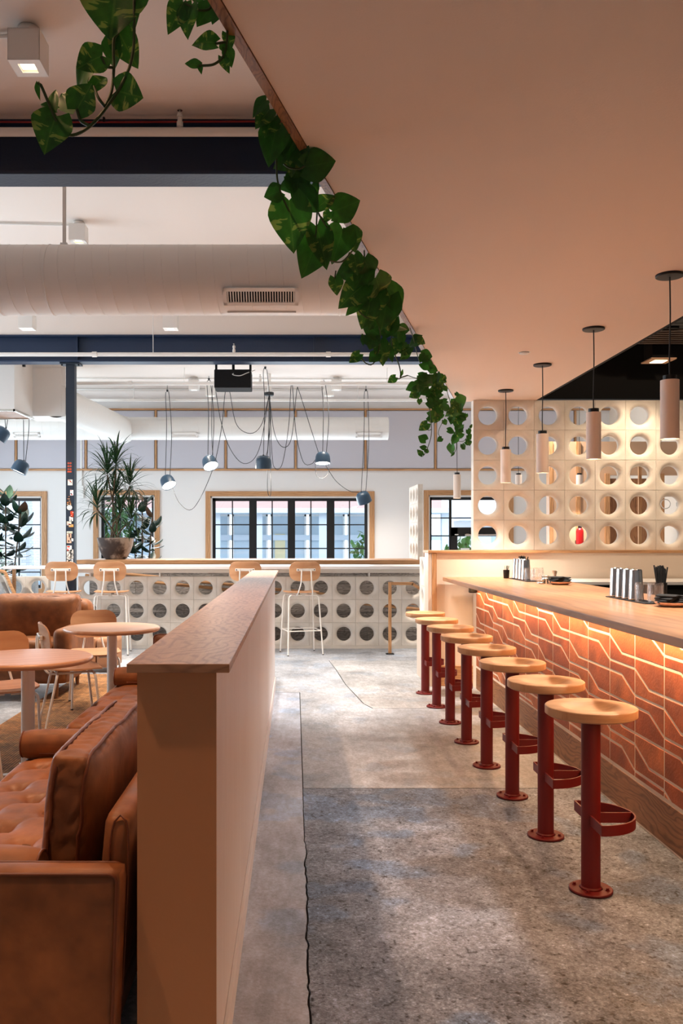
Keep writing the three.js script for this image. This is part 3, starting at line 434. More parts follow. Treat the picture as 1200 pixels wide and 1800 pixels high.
  { const c = thing('small_cup', 'small dark cup of picks beside the far chrome tumblers', 'cup', [2.0, Y0, -8.18]); part('cup', lathe([[0, 0.003], [0.024, 0.003], [0.028, 0.08], [0.03, 0.08], [0.026, 0], [0, 0]], 20), M.blackMetal, c); for (let i = 0; i < 8; i++) part('pick', rod([rnd(-0.01, 0.01), 0.01, rnd(-0.01, 0.01)], [rnd(-0.026, 0.026), 0.12, rnd(-0.026, 0.026)], 0.002, 5), M.blackCloth, c); }
  { const j = thing('jigger', 'steel double jigger behind the far napkin dish', 'jigger', [2.2, Y0, -7.32]); part('measure', lathe([[0.02, 0], [0.018, 0.001], [0.004, 0.04], [0.004, 0.046], [0.021, 0.105], [0.0225, 0.105], [0.0055, 0.043], [0.022, 0]], 24), M.tin, j); }
}
// ---------------------------------------------------------------- pendants over the bar
const shadeGeo = (() => { const g = new THREE.CylinderGeometry(0.0465, 0.0465, 0.31, 144, 1, true), p = g.attributes.position; for (let i = 0; i < p.count; i++) { const k = 1 + 0.012 * (i % 145 % 2); p.setX(i, p.getX(i) * k); p.setZ(i, p.getZ(i) * k); } g.computeVertexNormals(); return join(g, at(new THREE.RingGeometry(0.012, 0.0465, 48).rotateX(-Math.PI / 2), 0, 0.155, 0), at(new THREE.CylinderGeometry(0.041, 0.041, 0.3, 40, 1, true), 0, 0.004, 0)); })();
function pendant(label, [x, yTop, z], drop, candela, group) {
  const t = thing('pendant_light', label, 'pendant light', [x, yTop, z], 0, group), yb = -drop;
  part('canopy', lathe([[0, -0.014], [0.066, -0.014], [0.071, -0.011], [0.071, 0], [0, 0]], 40), M.blackMetal, t);
  part('cord', tube([[0, -0.012, 0], [0.002, -drop * 0.25, 0.001], [-0.0015, -drop * 0.5, 0], [0, yb + 0.33, 0]], 0.004, 16, 8), M.cord, t);
  part('cap', cyl(0.034, 0.034, 0.024, 0, yb + 0.323, 0), M.blackMetal, t);
  const s = part('shade', shadeGeo, M.lampShade, t); s.position.y = yb + 0.155;
  const b = part('glowing_lens', lathe([[0, 0.006], [0.04, 0.006], [0.04, 0], [0, 0]], 32), M.bulbWarm, t); b.position.y = yb + 0.006;
  if (candela) spotLight('pendant_light_beam', PEND, candela, [x, yTop + yb - 0.004, z], [x, 0, z], 1.05, 0.7, 2);
}
[['clay pendant light hanging closest to the block screen', 8.09], ['second clay pendant light from the block screen', 6.89], ['third clay pendant light from the block screen', 5.71], ['largest-looking clay pendant light, fourth from the block screen', 4.55], ['clay pendant light over the bar, out of the picture', 3.38]].forEach(([l, d]) => pendant(l, [1.972, SOF, -d], 0.866, 9.5, 'clay pendants in a row over the bar'));
// ---------------------------------------------------------------- plywood chairs
function chair(name, label, cat, H) {   // faces +z
  const c = thing(name, label, cat), tall = H > 0.6, w = 0.42, bo = tall ? 0 : -0.045;
  const seat = ply(w, 0.40, 0.11, 0.011, (x, y) => 0.05 * Math.pow(Math.abs(x) / 0.21, 2.2) * 0.25 + 0.012 * Math.pow(y / 0.2, 2) - (y < -0.12 ? (y + 0.12) * (y + 0.12) * 2 : 0)); seat.rotateX(-Math.PI / 2);   // y -> -z, so its front edge is +z
  const s = part('seat', seat, M.ply, c); s.position.set(0, H, 0.01);
  const back = ply(0.4, 0.242, 0.095, 0.011, (x) => 0.055 * Math.pow(x / 0.21, 2)); const b = part('backrest', back, M.ply, c); b.position.set(0, H + 0.275 + bo, -0.235); b.rotation.x = -0.12;
  part('bracket', join(rbox(0.23, 0.032, 0.006, 0.0028, 0, H + 0.295 + bo, -0.252), rbox(0.03, 0.032, 0.02, 0.003, 0.105, H + 0.295 + bo, -0.243), rbox(0.03, 0.032, 0.02, 0.003, -0.105, H + 0.295 + bo, -0.243)), M.whiteMetal, c);
  for (const k of [-1, 1]) part('bolt', at(new THREE.CylinderGeometry(0.0075, 0.0075, 0.012, 12).rotateX(Math.PI / 2), k * 0.104, H + 0.295 + bo, -0.252), M.rubber, c);
  for (const k of [-1, 1]) part('back_tube', pipe([[k * 0.06, H + 0.295 + bo, -0.258], [k * 0.066, H + 0.13, -0.262], [k * 0.1, H - 0.024, -0.2], [k * 0.1, H - 0.024, 0.05]], 0.0085, 0.05), M.whiteMetal, c);
  const f = 0.19, fo = tall ? 0.225 : 0.205;
  for (const k of [-1, 1]) {
    part('leg', pipe([[k * 0.02, H - 0.022, 0.13], [k * f, H - 0.022, 0.14], [k * fo, 0.008, 0.19]], 0.0095, 0.05), M.whiteMetal, c);
    part('leg', pipe([[k * 0.02, H - 0.026, -0.12], [k * f, H - 0.026, -0.135], [k * fo, 0.008, -0.225]], 0.0095, 0.05), M.whiteMetal, c);
    for (const z of [0.19, -0.225]) part('foot_glide', cyl(0.011, 0.011, 0.01, k * fo, 0.005, z, 12), M.rubber, c);
  }
  if (tall) { const t = 0.3 / H, lz = [mix(0.19, 0.14, t), mix(-0.225, -0.135, t)], lx = mix(fo, f, t); part('foot_rail', join(rod([-lx, 0.3, lz[0]], [lx, 0.3, lz[0]], 0.007), rod([-lx, 0.3, lz[1]], [lx, 0.3, lz[1]], 0.007), rod([lx, 0.3, lz[0]], [lx, 0.3, lz[1]], 0.007), rod([-lx, 0.3, lz[0]], [-lx, 0.3, lz[1]], 0.007)), M.whiteMetal, c); }
  else for (const k of [-0.12, 0.12]) part('seat_rail', rod([k, H - 0.018, 0.13], [k, H - 0.018, -0.12], 0.007), M.whiteMetal, c);
  return c;
}
{
  const g = 'tall plywood chairs at the far counter', t = chair('counter_chair', 'tall plywood counter chair beside the stickered column', 'chair', 0.77); t.userData.group = g; t.position.set(-2.9248, 0, -10.95); t.rotation.y = Math.PI + 0.12;
  dup(t, [-2.3197, 0, -10.95], Math.PI + 0.1, 'tall plywood counter chair behind the farther round table', g);
  dup(t, [-0.6123, 0, -10.95], Math.PI - 0.02, 'tall plywood counter chair half hidden by the low wall cap', g);
  dup(t, [0.0792, 0, -10.95], Math.PI + 0.25, 'tall plywood counter chair standing clear in the aisle', g);
  const g2 = 'low plywood chairs at the round tables', l = chair('cafe_chair', 'low plywood chair turned side-on between the two round tables', 'chair', 0.45); l.userData.group = g2; l.position.set(-1.7, 0.012, -6.62); l.rotation.y = 1.95;
  dup(l, [-1.93, 0.012, -5.74], 0.5, 'low plywood chair pushed under the nearer round table', g2);
  dup(l, [-1.73, 0.012, -7.5], 0.3, 'low plywood chair behind the farther round table', g2);
  dup(l, [-1.92, 0.012, -4.86], Math.PI - 0.7, 'low plywood chair mostly cut off by the frame, before the nearer table', g2);
}
// ---------------------------------------------------------------- round tables
{
  const mk = (label, x, z) => {
    const t = thing('round_table', label, 'table', [x, 0.012, z], 0.4, 'round beech tables on the rug'), R = 0.385, y = 0.728;
    part('tabletop', uvm(lathe([[0, y], [R - 0.016, y], [R - 0.006, y - 0.004], [R, y - 0.014], [R - 0.003, y - 0.024], [R - 0.014, y - 0.033], [R - 0.03, y - 0.036], [0, y - 0.036]], 72), 'x'), M.beech, t);
    part('top_plate', cyl(0.12, 0.12, 0.008, 0, y - 0.04, 0), M.whiteMetal, t);
    part('pedestal', cyl(0.04, 0.04, y - 0.07, 0, (y - 0.044 + 0.03) / 2, 0, 32), M.whiteMetal, t);
    for (let i = 0; i < 2; i++) { const f = part('foot', rbox(0.5, 0.022, 0.055, 0.004, 0, 0.019, 0), M.whiteMetal, t); f.rotation.y = i * Math.PI / 2; f.position.y = i * 0.0005; }
    for (let i = 0; i < 4; i++) part('foot_glide', cyl(0.014, 0.016, 0.008, Math.cos(i * Math.PI / 2) * 0.22, 0.004, Math.sin(i * Math.PI / 2) * 0.22, 12), M.rubber, t);
  };
  mk('round beech table cut by the picture edge, on a white pedestal', -1.61, -5.22); mk('round beech table farther along the rug, whole top in view', -1.475, -6.98);
}
solo('jute_rug', uvm(rspan(-2.28, -0.62, 0, 0.012, -3.2, -9.2, 0.004), 'z'), M.jute, 'braided jute rug under the tables and sofas', 'rug');
// ---------------------------------------------------------------- leather sofas
const wr = (x, y, s = 1) => (fbm(x * s / 64, y * s / 64, 64, 64, 2) - 0.5);
function tufted(w, h, d, pitchX, pitchZ, depth) {   // seat pad with rows of buttons
  return soft(w, h, d, Math.min(0.05, h * 0.42), 0.014, (a) => {
    const ex = 1 - Math.pow(Math.abs(a.x) / (w / 2), 4), ez = 1 - Math.pow(Math.abs(a.z) / (d / 2), 8); if (a.y <= 0) return;
    a.y += 0.018 * Math.max(0, ex) * Math.max(0, ez);
    const row = Math.round(a.z / pitchZ), off = (row & 1) * pitchX / 2, bx = Math.round((a.x - off) / pitchX) * pitchX + off, dx = a.x - bx, dz = a.z - row * pitchZ, r = Math.hypot(dx, dz);
    let k = depth * Math.exp(-r * r / 0.0016); const q = Math.abs(Math.abs(dx) / pitchX - Math.abs(dz) / pitchZ * 0.5); k += depth * 0.32 * Math.exp(-q * q / 0.0025) * Math.exp(-r * r / 0.006);
    a.y -= k * sst(0, 0.06, w / 2 - Math.abs(a.x)) * sst(0, 0.06, d / 2 - Math.abs(a.z)); a.y += wr(a.x + 9, a.z + 9, 4) * 0.008;
  });
}
function cushionGeo(w, h, t, puff, r) {   // upright cushion: w along z, h up, t thick along x; boxed sides with gathered leather
  return soft(t, h, w, r, 0.014, (a) => {
    const u = a.z / (w / 2), v = a.y / (h / 2), pf = Math.max(0, 1 - u * u * u * u) * Math.max(0, 1 - v * v * v * v); a.x *= 0.55 + puff * Math.sqrt(pf);
    const side = sst(0.9, 1.0, Math.max(Math.abs(u), Math.abs(v))); a.x += wr(a.z * 1 + 5, a.y * 2 + 5, 3) * 0.014; const along = Math.abs(u) > Math.abs(v) ? a.y : a.z; const gath = Math.sin(along * 110 + a.x * 40 + wr(a.x * 3 + 3, along + 3, 7) * 14) * 0.0024 * side; if (Math.abs(u) > Math.abs(v)) a.z += gath * Math.sign(a.z); else a.y += gath * Math.sign(a.y);
    a.y += wr(a.z + 7, a.x + 7, 3) * 0.018 * Math.max(0, v);
  });
}
const pipingLoop = (w, h, x, e, o) => { const P = [], n = 72; for (let i = 0; i < n; i++) { const A = (i / n) * Math.PI * 2, dx = Math.cos(A), dy = Math.sin(A), s = 1 / Math.pow(Math.pow(Math.abs(dx), e) + Math.pow(Math.abs(dy), e), 1 / e); P.push([x + wr(i * 0.3, 1, 2) * 0.012, dy * s * (h / 2 + o), dx * s * (w / 2 + o)]); } return tube(P, 0.0055, 120, 6, true); };
function backCushion(label, w, h, t, pos, lean, turn = 0, puff = 0.55, r = 0.012) {
  const c = thing('back_cushion', label, 'cushion', pos, turn, 'loose leather cushions'), body = part('cover', cushionGeo(w, h, t, puff, r), M.leather, c); body.position.y = h / 2 * Math.cos(lean); body.rotation.z = lean;
  for (const k of [-1, 1]) { const p = part('piping', pipingLoop(w, h, k * t * (r > 0.02 ? 0.3 : 0.272), r > 0.02 ? 5 : 14, r > 0.02 ? -0.012 : 0.001), M.piping, body); }
  return c;
}
function bolster(label, len, r, pos, turn = 0) {   // lies along x
  const c = thing('bolster', label, 'bolster', pos, turn, 'leather bolsters'), n = 36, rings = [];
  const g = new THREE.CylinderGeometry(r, r, len, n, 24, true), p = g.attributes.position; for (let i = 0; i < p.count; i++) { const y = p.getY(i), e = Math.pow(Math.abs(y) / (len / 2), 10), a = Math.atan2(p.getZ(i), p.getX(i)), k = 1 - 0.16 * e + wr(a * 1.2 + 9, y * 5 + 9, 2) * 0.06; p.setX(i, p.getX(i) * k); p.setZ(i, p.getZ(i) * k); } g.computeVertexNormals(); g.rotateZ(Math.PI / 2);
  const b = part('cover', uvm(g, 'x'), M.leather, c); b.position.y = r;
  for (const k of [-1, 1]) { const e = part('end_panel', uvm(lathe([[0, 0.012], [r * 0.5, 0.011], [r * 0.8, 0.003], [r * 0.86, -0.012]], 32).rotateZ(-k * Math.PI / 2), 'z'), M.leather, c); e.position.set(k * (len / 2 - 0.002), r, 0); part('piping', new THREE.TorusGeometry(r * 0.85, 0.0045, 8, 40).rotateY(Math.PI / 2), M.piping, e); }
  part('seam', tube([[-len / 2 + 0.09, r * 0.55, r * 0.86], [0, r * 0.52, r * 0.9], [len / 2 - 0.03, r * 0.55, r * 0.86]], 0.0035, 20, 6), M.piping, c);
  return c;
}
function daybed(name, label, zNear, zFar, arm) {   // stands with its back to the low wall; x from -1.27 to -0.425
  const s = thing(name, label, 'sofa', [-0.85, 0.012, -(zNear + zFar) / 2]), L = zFar - zNear, h = L / 2;
  part('base', uvm(soft(0.78, 0.17, L - 0.02, 0.02, 0.08), 'z'), M.leather, s).position.set(-0.02, 0.185, 0);
  part('seat_cushion', tufted(0.74, 0.16, L - (arm ? 0.11 : 0.02), 0.23, 0.165, 0.036), M.leather, s).position.set(-0.045, 0.345, arm ? -0.04 : 0);
  const sp = tube([[-0.41, 0.3, h - 0.1], [-0.415, 0.3, 0], [-0.41, 0.3, -h + 0.03]], 0.0055, 30, 6); part('piping', sp, M.piping, s);
  const br = part('backrest', uvm(soft(0.075, 0.5, L - 0.12, 0.025, 0.03), 'z'), M.leather, s); br.position.set(0.372, 0.475, -0.03); br.rotation.z = -0.09;
  const bp = tube([[0.36, 0.26, h - 0.0885], [0.37, 0.6, h - 0.0885], [0.385, 0.708, h - 0.09], [0.413, 0.712, h - 0.09], [0.42, 0.6, h - 0.0885], [0.405, 0.26, h - 0.0885]], 0.003, 40, 6); part('piping', bp, M.piping, s);
  if (arm) {
    const a = part('arm', uvm(soft(0.84, 0.5, 0.085, 0.018, 0.03, (p) => { p.x += 0.035 * (p.y / 0.5) * Math.sign(p.x) * 0.5; }), 'x'), M.leather, s); a.position.set(-0.008, 0.36, h - 0.045);
    for (const k of [1, -1]) part('piping', pipe([[-0.405, -0.24, k * 0.041], [-0.42, 0.243, k * 0.041], [0.416, 0.243, k * 0.041], [0.4, -0.24, k * 0.041]], 0.0042, 0.025, 6), M.piping, a);
  }
  for (const [x, z] of [[-0.36, h - 0.1], [0.3, h - 0.1], [-0.36, -h + 0.1], [0.3, -h + 0.1]]) part('leg', cyl(0.014, 0.021, 0.1, x, 0.05, z, 12), M.walnut, s);
  return s;
}
daybed('sofa', 'tan leather daybed with a boxed arm, cut by the picture corner', 2.145, 4.1, true);
daybed('sofa', 'tan leather daybed lying beyond the first one along the low wall', 4.72, 6.15, false);
daybed('sofa', 'tan leather daybed mostly hidden behind the low wall cap', 6.5, 8.2, false);
backCushion('large gathered leather cushion leaning on the near daybed', 0.84, 0.43, 0.155, [-0.632, 0.425, -2.79], -0.09);
backCushion('leather cushion whose corner shows above the low wall cap', 0.5, 0.28, 0.14, [-0.84, 0.425, -6.72], -0.1, Math.PI / 2);
bolster('leather bolster at the foot of the near daybed', 0.66, 0.068, [-0.93, 0.43, -4.02], 0.03);
bolster('leather bolster against the boxed arm of the near daybed', 0.6, 0.085, [-0.98, 0.45, -2.33], 0);
bolster('leather bolster at the far end of the second daybed', 0.62, 0.068, [-0.93, 0.43, -5.98], 0.02);
{ // big sofa facing the camera
  const s = thing('sofa', 'large tan leather sofa behind the chairs, facing the room', 'sofa', [-3.1, 0, -8.2]);
  part('base', uvm(soft(2.1, 0.2, 0.86, 0.03, 0.08), 'x'), M.leather, s).position.set(0, 0.24, 0.02);
  for (const k of [-1, 1]) { part('seat_cushion', uvm(soft(0.9, 0.17, 0.72, 0.06, 0.04, (a) => { a.y += 0.03 * (1 - Math.pow(a.x / 0.45, 4)) * (a.y > 0 ? 1 : 0) + wr(a.x + 4, a.z + 4, 4) * 0.012; }), 'x'), M.leather, s).position.set(k * 0.46, 0.42, 0.1); part('arm', uvm(soft(0.17, 0.4, 0.88, 0.06, 0.03, (a) => { a.x += wr(a.z + 3, a.y + 3, 4) * 0.02; }), 'z'), M.leather, s).position.set(k * 1.01, 0.44, 0.02); }
  part('backrest', uvm(soft(2.14, 0.62, 0.24, 0.1, 0.03, (a) => { a.y += wr(a.x + 6, a.z + 2, 3) * 0.03; }), 'x'), M.leather, s).position.set(0.02, 0.55, -0.42);
  part('piping', tube([[-1.0, 0.845, -0.33], [0, 0.86, -0.32], [1.0, 0.845, -0.33]], 0.006, 40, 6), M.piping, s);
  for (const x of [-0.95, 0, 0.95]) for (const z of [0.4, -0.35]) part('leg', cyl(0.016, 0.024, 0.15, x, 0.075, z, 12), M.walnut, s);
  const cz = -8.34; backCushion('plump leather back cushion at the chair end of the large sofa', 0.8, 0.5, 0.24, [-2.47, 0.42, cz], -0.08, -Math.PI / 2, 0.85, 0.06); backCushion('plump leather back cushion at the far end of the large sofa', 0.8, 0.5, 0.24, [-3.28, 0.42, cz], -0.08, -Math.PI / 2, 0.85, 0.06);
}
{ const o = thing('ottoman', 'tan suede ottoman of two blocks behind the chairs', 'ottoman', [-2.15, 0, -9.55]); for (const k of [-1, 1]) { part('block', uvm(soft(0.2, 0.32, 0.4, 0.015, 0.05), 'x'), M.suede, o).position.set(k * 0.105, 0.21, 0); for (const z of [0.2, -0.2]) part('leg', cyl(0.012, 0.018, 0.05, k * 0.14, 0.025, z * 0.8, 10), M.walnut, o); } }
// ---------------------------------------------------------------- steel, ducts, pipes and lamps under the ceiling
function beam(label, zN, zF, y0, x0, x1, mat) {
  const b = thing('steel_beam', label, 'beam', [0, 0, 0]), zc = -(zN + zF) / 2, w = zF - zN, t = 0.02;
  part('lower_flange', uvm(span(x0, x1, y0, y0 + t, zc + w / 2, zc - w / 2)), mat, b); part('upper_flange', span(x0, x1, CEIL - t - 0.002, CEIL - 0.002, zc + w / 2, zc - w / 2), mat, b); part('web', uvm(span(x0, x1, y0 + t, CEIL - t, zc + 0.008, zc - 0.008)), mat, b);
  for (let x = x0 + 1; x < x1; x += 3.1) part('stiffener', span(x - 0.006, x + 0.006, y0 + t, CEIL - t, zc + w / 2 - 0.02, zc + 0.008), mat, b);
}
beam('dark steel beam crossing the ceiling close overhead', 5.5, 5.7, 3.77, -6.95, 2.38, M.navy); beam('navy steel beam crossing above the far counter', 11.3, 11.5, 3.765, -6.95, 5.9, M.navy);
// stickered column under the far beam
{
  const c = thing('steel_column', 'navy steel column covered in stickers at the counter', 'column', [-2.9513, 0, -11.42]);
  part('shaft', box(0.113, 3.755, 0.113, 0, 1.8825, 0), M.columnNavy, c); part('cap_plate', box(0.26, 0.02, 0.18, 0, 3.752, 0), M.columnNavy, c); part('base_plate', box(0.2, 0.012, 0.2, 0, 0.006, 0), M.columnNavy, c);
  for (const k of [-1, 1]) part('bolt', cyl(0.012, 0.012, 0.02, k * 0.11, 3.735, 0.05, 6), M.blackMetal, c);
  const pr = (draw, w, h) => { const cv = document.createElement('canvas'); cv.width = 64; cv.height = Math.round(64 * h / w); const x = cv.getContext('2d'); draw(x, cv.width, cv.height); const t = new THREE.CanvasTexture(cv); t.colorSpace = THREE.SRGBColorSpace; return std({ map: t, roughness: 0.5 }); };
  const blocks = (bg, cols, n) => (x, w, h) => { x.fillStyle = bg; x.fillRect(0, 0, w, h); for (let i = 0; i < n; i++) { x.fillStyle = cols[i % cols.length]; x.fillRect(rnd(w * 0.7), rnd(h * 0.8), rnd(w * 0.15, w * 0.4), rnd(h * 0.08, h * 0.25)); } };
  const dots = (x, w, h) => { x.fillStyle = '#2a2f38'; x.fillRect(0, 0, w, h); x.fillStyle = '#d8512a'; for (let j = 0; j < 3; j++) for (let i = 0; i < 2; i++) { x.beginPath(); x.arc(w * (0.28 + i * 0.46), h * (0.15 + j * 0.27), w * 0.19, 0, 7); x.fill(); } x.fillRect(4, h * 0.86, w - 8, h * 0.12); x.fillStyle = '#2a2f38'; for (let j = 0; j < 3; j++) for (let i = 0; i < 2; i++) { x.beginPath(); x.arc(w * (0.28 + i * 0.46), h * (0.15 + j * 0.27), w * 0.08, 0, 7); x.fill(); } };
  const face = (x, w, h) => { x.fillStyle = '#f2f0ea'; x.beginPath(); x.arc(w / 2, h / 2, w * 0.48, 0, 7); x.fill(); x.fillStyle = '#222'; x.fillRect(w * 0.3, h * 0.3, 6, 8); x.fillRect(w * 0.58, h * 0.3, 6, 8); x.lineWidth = 3; x.strokeStyle = '#222'; x.beginPath(); x.arc(w / 2, h * 0.52, w * 0.24, 0.4, 2.7); x.stroke(); };
  const S = [[821, 0.062, 0.145, -0.012, dots], [848, 0.062, 0.075, 0, blocks('#efe6da', ['#c83a2a', '#888', '#c83a2a'], 5)], [866, 0.042, 0.07, 0.03, blocks('#f2f2f2', ['#c22', '#334'], 3)], [876, 0.05, 0.06, -0.022, blocks('#20242c', ['#e6b48c', '#111', '#d87a44'], 6)], [884, 0.056, 0.06, -0.02, blocks('#3a2a24', ['#d88848', '#e0b080'], 6)], [892, 0.07, 0.07, -0.012, face], [904, 0.04, 0.08, 0.034, blocks('#c8401f', ['#222', '#e8e0d0'], 4)], [912, 0.05, 0.06, 0.02, blocks('#f0ece4', ['#e07840', '#333'], 4)], [920, 0.06, 0.05, -0.02, blocks('#e8d8c8', ['#d05028', '#444'], 5)], [924, 0.06, 0.035, 0.018, blocks('#e8a050', ['#fff', '#b03020'], 3)], [936, 0.075, 0.03, -0.01, blocks('#dcd8cc', ['#5a8a3a', '#222'], 3)], [946, 0.062, 0.13, -0.02, blocks('#caa890', ['#2a1e1c', '#e8d0c0', '#5a3a34'], 9)], [949, 0.036, 0.036, 0.034, blocks('#f4f2ee', ['#ddd'], 1)], [964, 0.066, 0.075, -0.018, blocks('#efe9e2', ['#c8281e', '#c8281e'], 7)], [975, 0.06, 0.11, -0.022, blocks('#d8d0c6', ['#555', '#8a7a70'], 9)], [974, 0.04, 0.12, 0.034, blocks('#b8b4ae', ['#333', '#666'], 8)], [987, 0.06, 0.06, 0.012, blocks('#eceae6', ['#3a4048', '#888'], 6)], [990, 0.045, 0.09, -0.034, blocks('#c8c0b4', ['#504640'], 6)]];
  S.forEach(([v, w, h, x, d]) => part('sticker', box(Math.min(w, 0.111 - 2 * Math.max(0, Math.abs(x) - 0.02)), h, 0.0012, x * 0.7, 1.45 - (v - 947) * 11.36 / 1520, 0.0572), pr(d, w, h), c));
}
// main spiral duct
function grille(name, w, h, parent, pos, rx, n) { const g = part(name, join(span(-w / 2, w / 2, h / 2 - 0.03, h / 2, 0, 0.014), span(-w / 2, w / 2, -h / 2, -h / 2 + 0.03, 0, 0.014), span(-w / 2, -w / 2 + 0.03, -h / 2, h / 2, 0, 0.014), span(w / 2 - 0.03, w / 2, -h / 2, h / 2, 0, 0.014)), M.duct, parent); g.position.set(...pos); g.rotation.x = rx; part('opening', span(-w / 2 + 0.03, w / 2 - 0.03, -h / 2 + 0.03, h / 2 - 0.03, -0.02, 0.001), M.black, g); for (let i = 0; i < n; i++) { const s = part('louvre', box(0.0085, h - 0.06, 0.02), M.duct, g); s.position.set(mix(-w / 2 + 0.04, w / 2 - 0.04, i / (n - 1)), 0, 0.002); s.rotation.y = (i / (n - 1) - 0.5) * 0.5; } return g; }
function helix(r, x0, x1, pitch, tr) { class Hx extends THREE.Curve { getPoint(t) { const x = mix(x0, x1, t), a = (x - x0) / pitch * Math.PI * 2; return V(x, Math.cos(a) * r, Math.sin(a) * r); } } const n = Math.round((x1 - x0) / pitch * 40); return new THREE.TubeGeometry(new Hx(), n, tr, 5, false); }
{
  const d = thing('spiral_duct', 'large painted spiral duct between the two beams', 'duct', [0, 3.73, -7.63]), r = 0.3, x0 = -6.9, x1 = 0.95;
  part('pipe', at(new THREE.CylinderGeometry(r, r, x1 - x0, 64, 1, true).rotateZ(Math.PI / 2), (x0 + x1) / 2, 0, 0), M.duct, d); part('seam', helix(r, x0, x1, 0.147, 0.0032), M.duct, d);
  part('end_cap', at(new THREE.CylinderGeometry(r - 0.002, r - 0.002, 0.01, 48).rotateZ(Math.PI / 2), x1 - 0.005, 0, 0), M.duct, d);
  for (const x of [-2.13, -2.58, 0.4]) part('collar', at(new THREE.TorusGeometry(r + 0.002, 0.004, 6, 64).rotateY(Math.PI / 2), x, 0, 0), M.duct, d);
  const gx = -0.2897; grille('grille', 0.64, 0.165, d, [gx, -0.205, 0.231], 0.8, 26); part('lower_flap', box(0.6, 0.012, 0.03, gx, -0.299, 0.06), M.duct, d);
  const h = thing('duct_hanger', 'painted strap holding the spiral duct to the ceiling', 'hanger', [-2.025, 0, -7.5]); part('strap', span(-0.016, 0.016, 4.03, BAY, -0.1, -0.106), M.duct, h); part('clamp', box(0.06, 0.02, 0.05, 0, 4.035, -0.1), M.duct, h);
}
// square ducts and the flexible duct at the far end
{
  const d = thing('square_duct', 'galvanised square duct dropping at the far end', 'duct', [-4.45, 3.22, -12.42]); part('casing', span(-0.56, 0.56, 0.03, 0.89, 0.42, -0.42), M.duct, d); part('underside', uvm(span(-0.54, 0.54, 0.018, 0.03, 0.4, -0.4), 'x'), M.skirt, d); part('flange', join(span(-0.57, 0.57, 0.0, 0.03, 0.42, 0.40), span(0.54, 0.58, 0.0, 0.03, 0.42, -0.43), span(-0.57, 0.57, 0, 0.03, -0.4, -0.43)), M.tin, d); part('bracket', box(0.05, 0.12, 0.04, 0.57, 0.75, 0.05), M.steelBlack, d);
  const e = thing('square_duct', 'beige duct box beside the stickered column', 'duct', [-3.72, 3.28, -13.0]); part('casing', span(-0.3, 0.3, 0, 0.835, 0.1, -0.5), M.duct, e); part('access_panel', rspan(-0.24, 0.24, 0.06, 0.72, 0.1, 0.106, 0.002), M.duct, e);
  const f = thing('flexible_duct', 'white ribbed flexible duct feeding the far duct', 'duct', [0, 0, 0]); const A = V(-3.55, 3.5, -12.9), B = V(-3.17, 3.42, -15.35), n = 46;
  const path = new THREE.CatmullRomCurve3([A, A.clone().lerp(B, 0.5), B, V(-3.1, 3.42, -15.65)]); const g = new THREE.TubeGeometry(path, n * 4, 0.24, 40, false), p = g.attributes.position, cs = []; for (let i = 0; i <= n * 4; i++) cs.push(path.getPointAt(i / (n * 4)));
  for (let i = 0; i < p.count; i++) { const k = Math.floor(i / 41), c = cs[k], s = 1 + (k % 4 === 0 ? 0.03 : 0); p.setXYZ(i, c.x + (p.getX(i) - c.x) * s, c.y + (p.getY(i) - c.y) * s, c.z + (p.getZ(i) - c.z) * s); } g.computeVertexNormals(); part('hose', g, M.white, f);
  const b = thing('spiral_duct', 'white spiral duct along the street wall', 'duct', [0, 3.44, -15.62]), r = 0.205; part('pipe', at(new THREE.CylinderGeometry(r, r, 8.6, 48).rotateZ(Math.PI / 2), 1.68 - 4.3, 0, 0), M.white, b); part('seam', helix(r, -6.9, 1.68, 0.147, 0.0025), M.white, b); for (const u of [48, 325, 648]) grille('grille', 0.47, 0.11, b, [(u - 518) * 15.5 / 1520, -0.13, 0.155], 0.75, 18);
}
// sprinkler pipes
function sprinklerPipe(label, y, z, x0, x1, r, heads, hang) { const s = thing('sprinkler_pipe', label, 'pipe', [0, y, z]); part('pipe', rod([x0, 0, 0], [x1, 0, 0], r, 16), M.white, s); for (const x of heads) { const h = part('sprinkler_head', join(cyl(r * 0.55, r * 0.55, 0.07, x, r + 0.03, 0, 12), cyl(r * 0.75, r * 0.75, 0.03, x, r + 0.02, 0, 12), cyl(r * 0.8, r * 0.6, 0.025, x, r + 0.075, 0, 12)), M.white, s); part('deflector', join(cyl(0.006, 0.006, 0.03, x, r + 0.095, 0, 8), cyl(0.016, 0.016, 0.004, x, r + 0.108, 0, 14)), M.tin, h); } for (const x of hang) part('hanger', rod([x, r, 0], [x, (z > -11.3 && z < -5.7 ? BAY : CEIL) - y, 0], 0.005, 6), M.white, s); for (let x = x0 + 1.3; x < x1; x += 3) part('coupling', rod([x, 0, 0], [x + 0.06, 0, 0], r * 1.35, 14), M.white, s); return s; }
sprinklerPipe('white sprinkler pipe in front of the near beam', 3.9807, -5.38, -6.9, 2.38, 0.027, [-0.715, -4.6], []);
sprinklerPipe('white sprinkler pipe in front of the far beam', 3.8161, -11.1, -6.9, 5.9, 0.026, [-0.7814, -4.2209], [-1.8184]);
sprinklerPipe('white sprinkler pipe between the lamps by the windows', 3.8747, -13.5, -6.9, 5.9, 0.03, [-0.5418], [-1.723, 1.4388]);
{ const c = thing('red_cable', 'thin red cable run along the top of the near beam', 'cable', [0, 0, 0]); part('cable', tube([[-6.8, 4.075, -5.44], [-3, 4.085, -5.45], [-1.5, 4.07, -5.44], [0, 4.08, -5.45], [2, 4.07, -5.44]], 0.006, 50, 6), std({ color: C(150, 24, 20), roughness: 0.5 }), c); for (const x of [-2.0, -1.2, 0.2]) part('clip', box(0.012, 0.03, 0.02, x, 4.085, -5.44), M.rubber, c); }
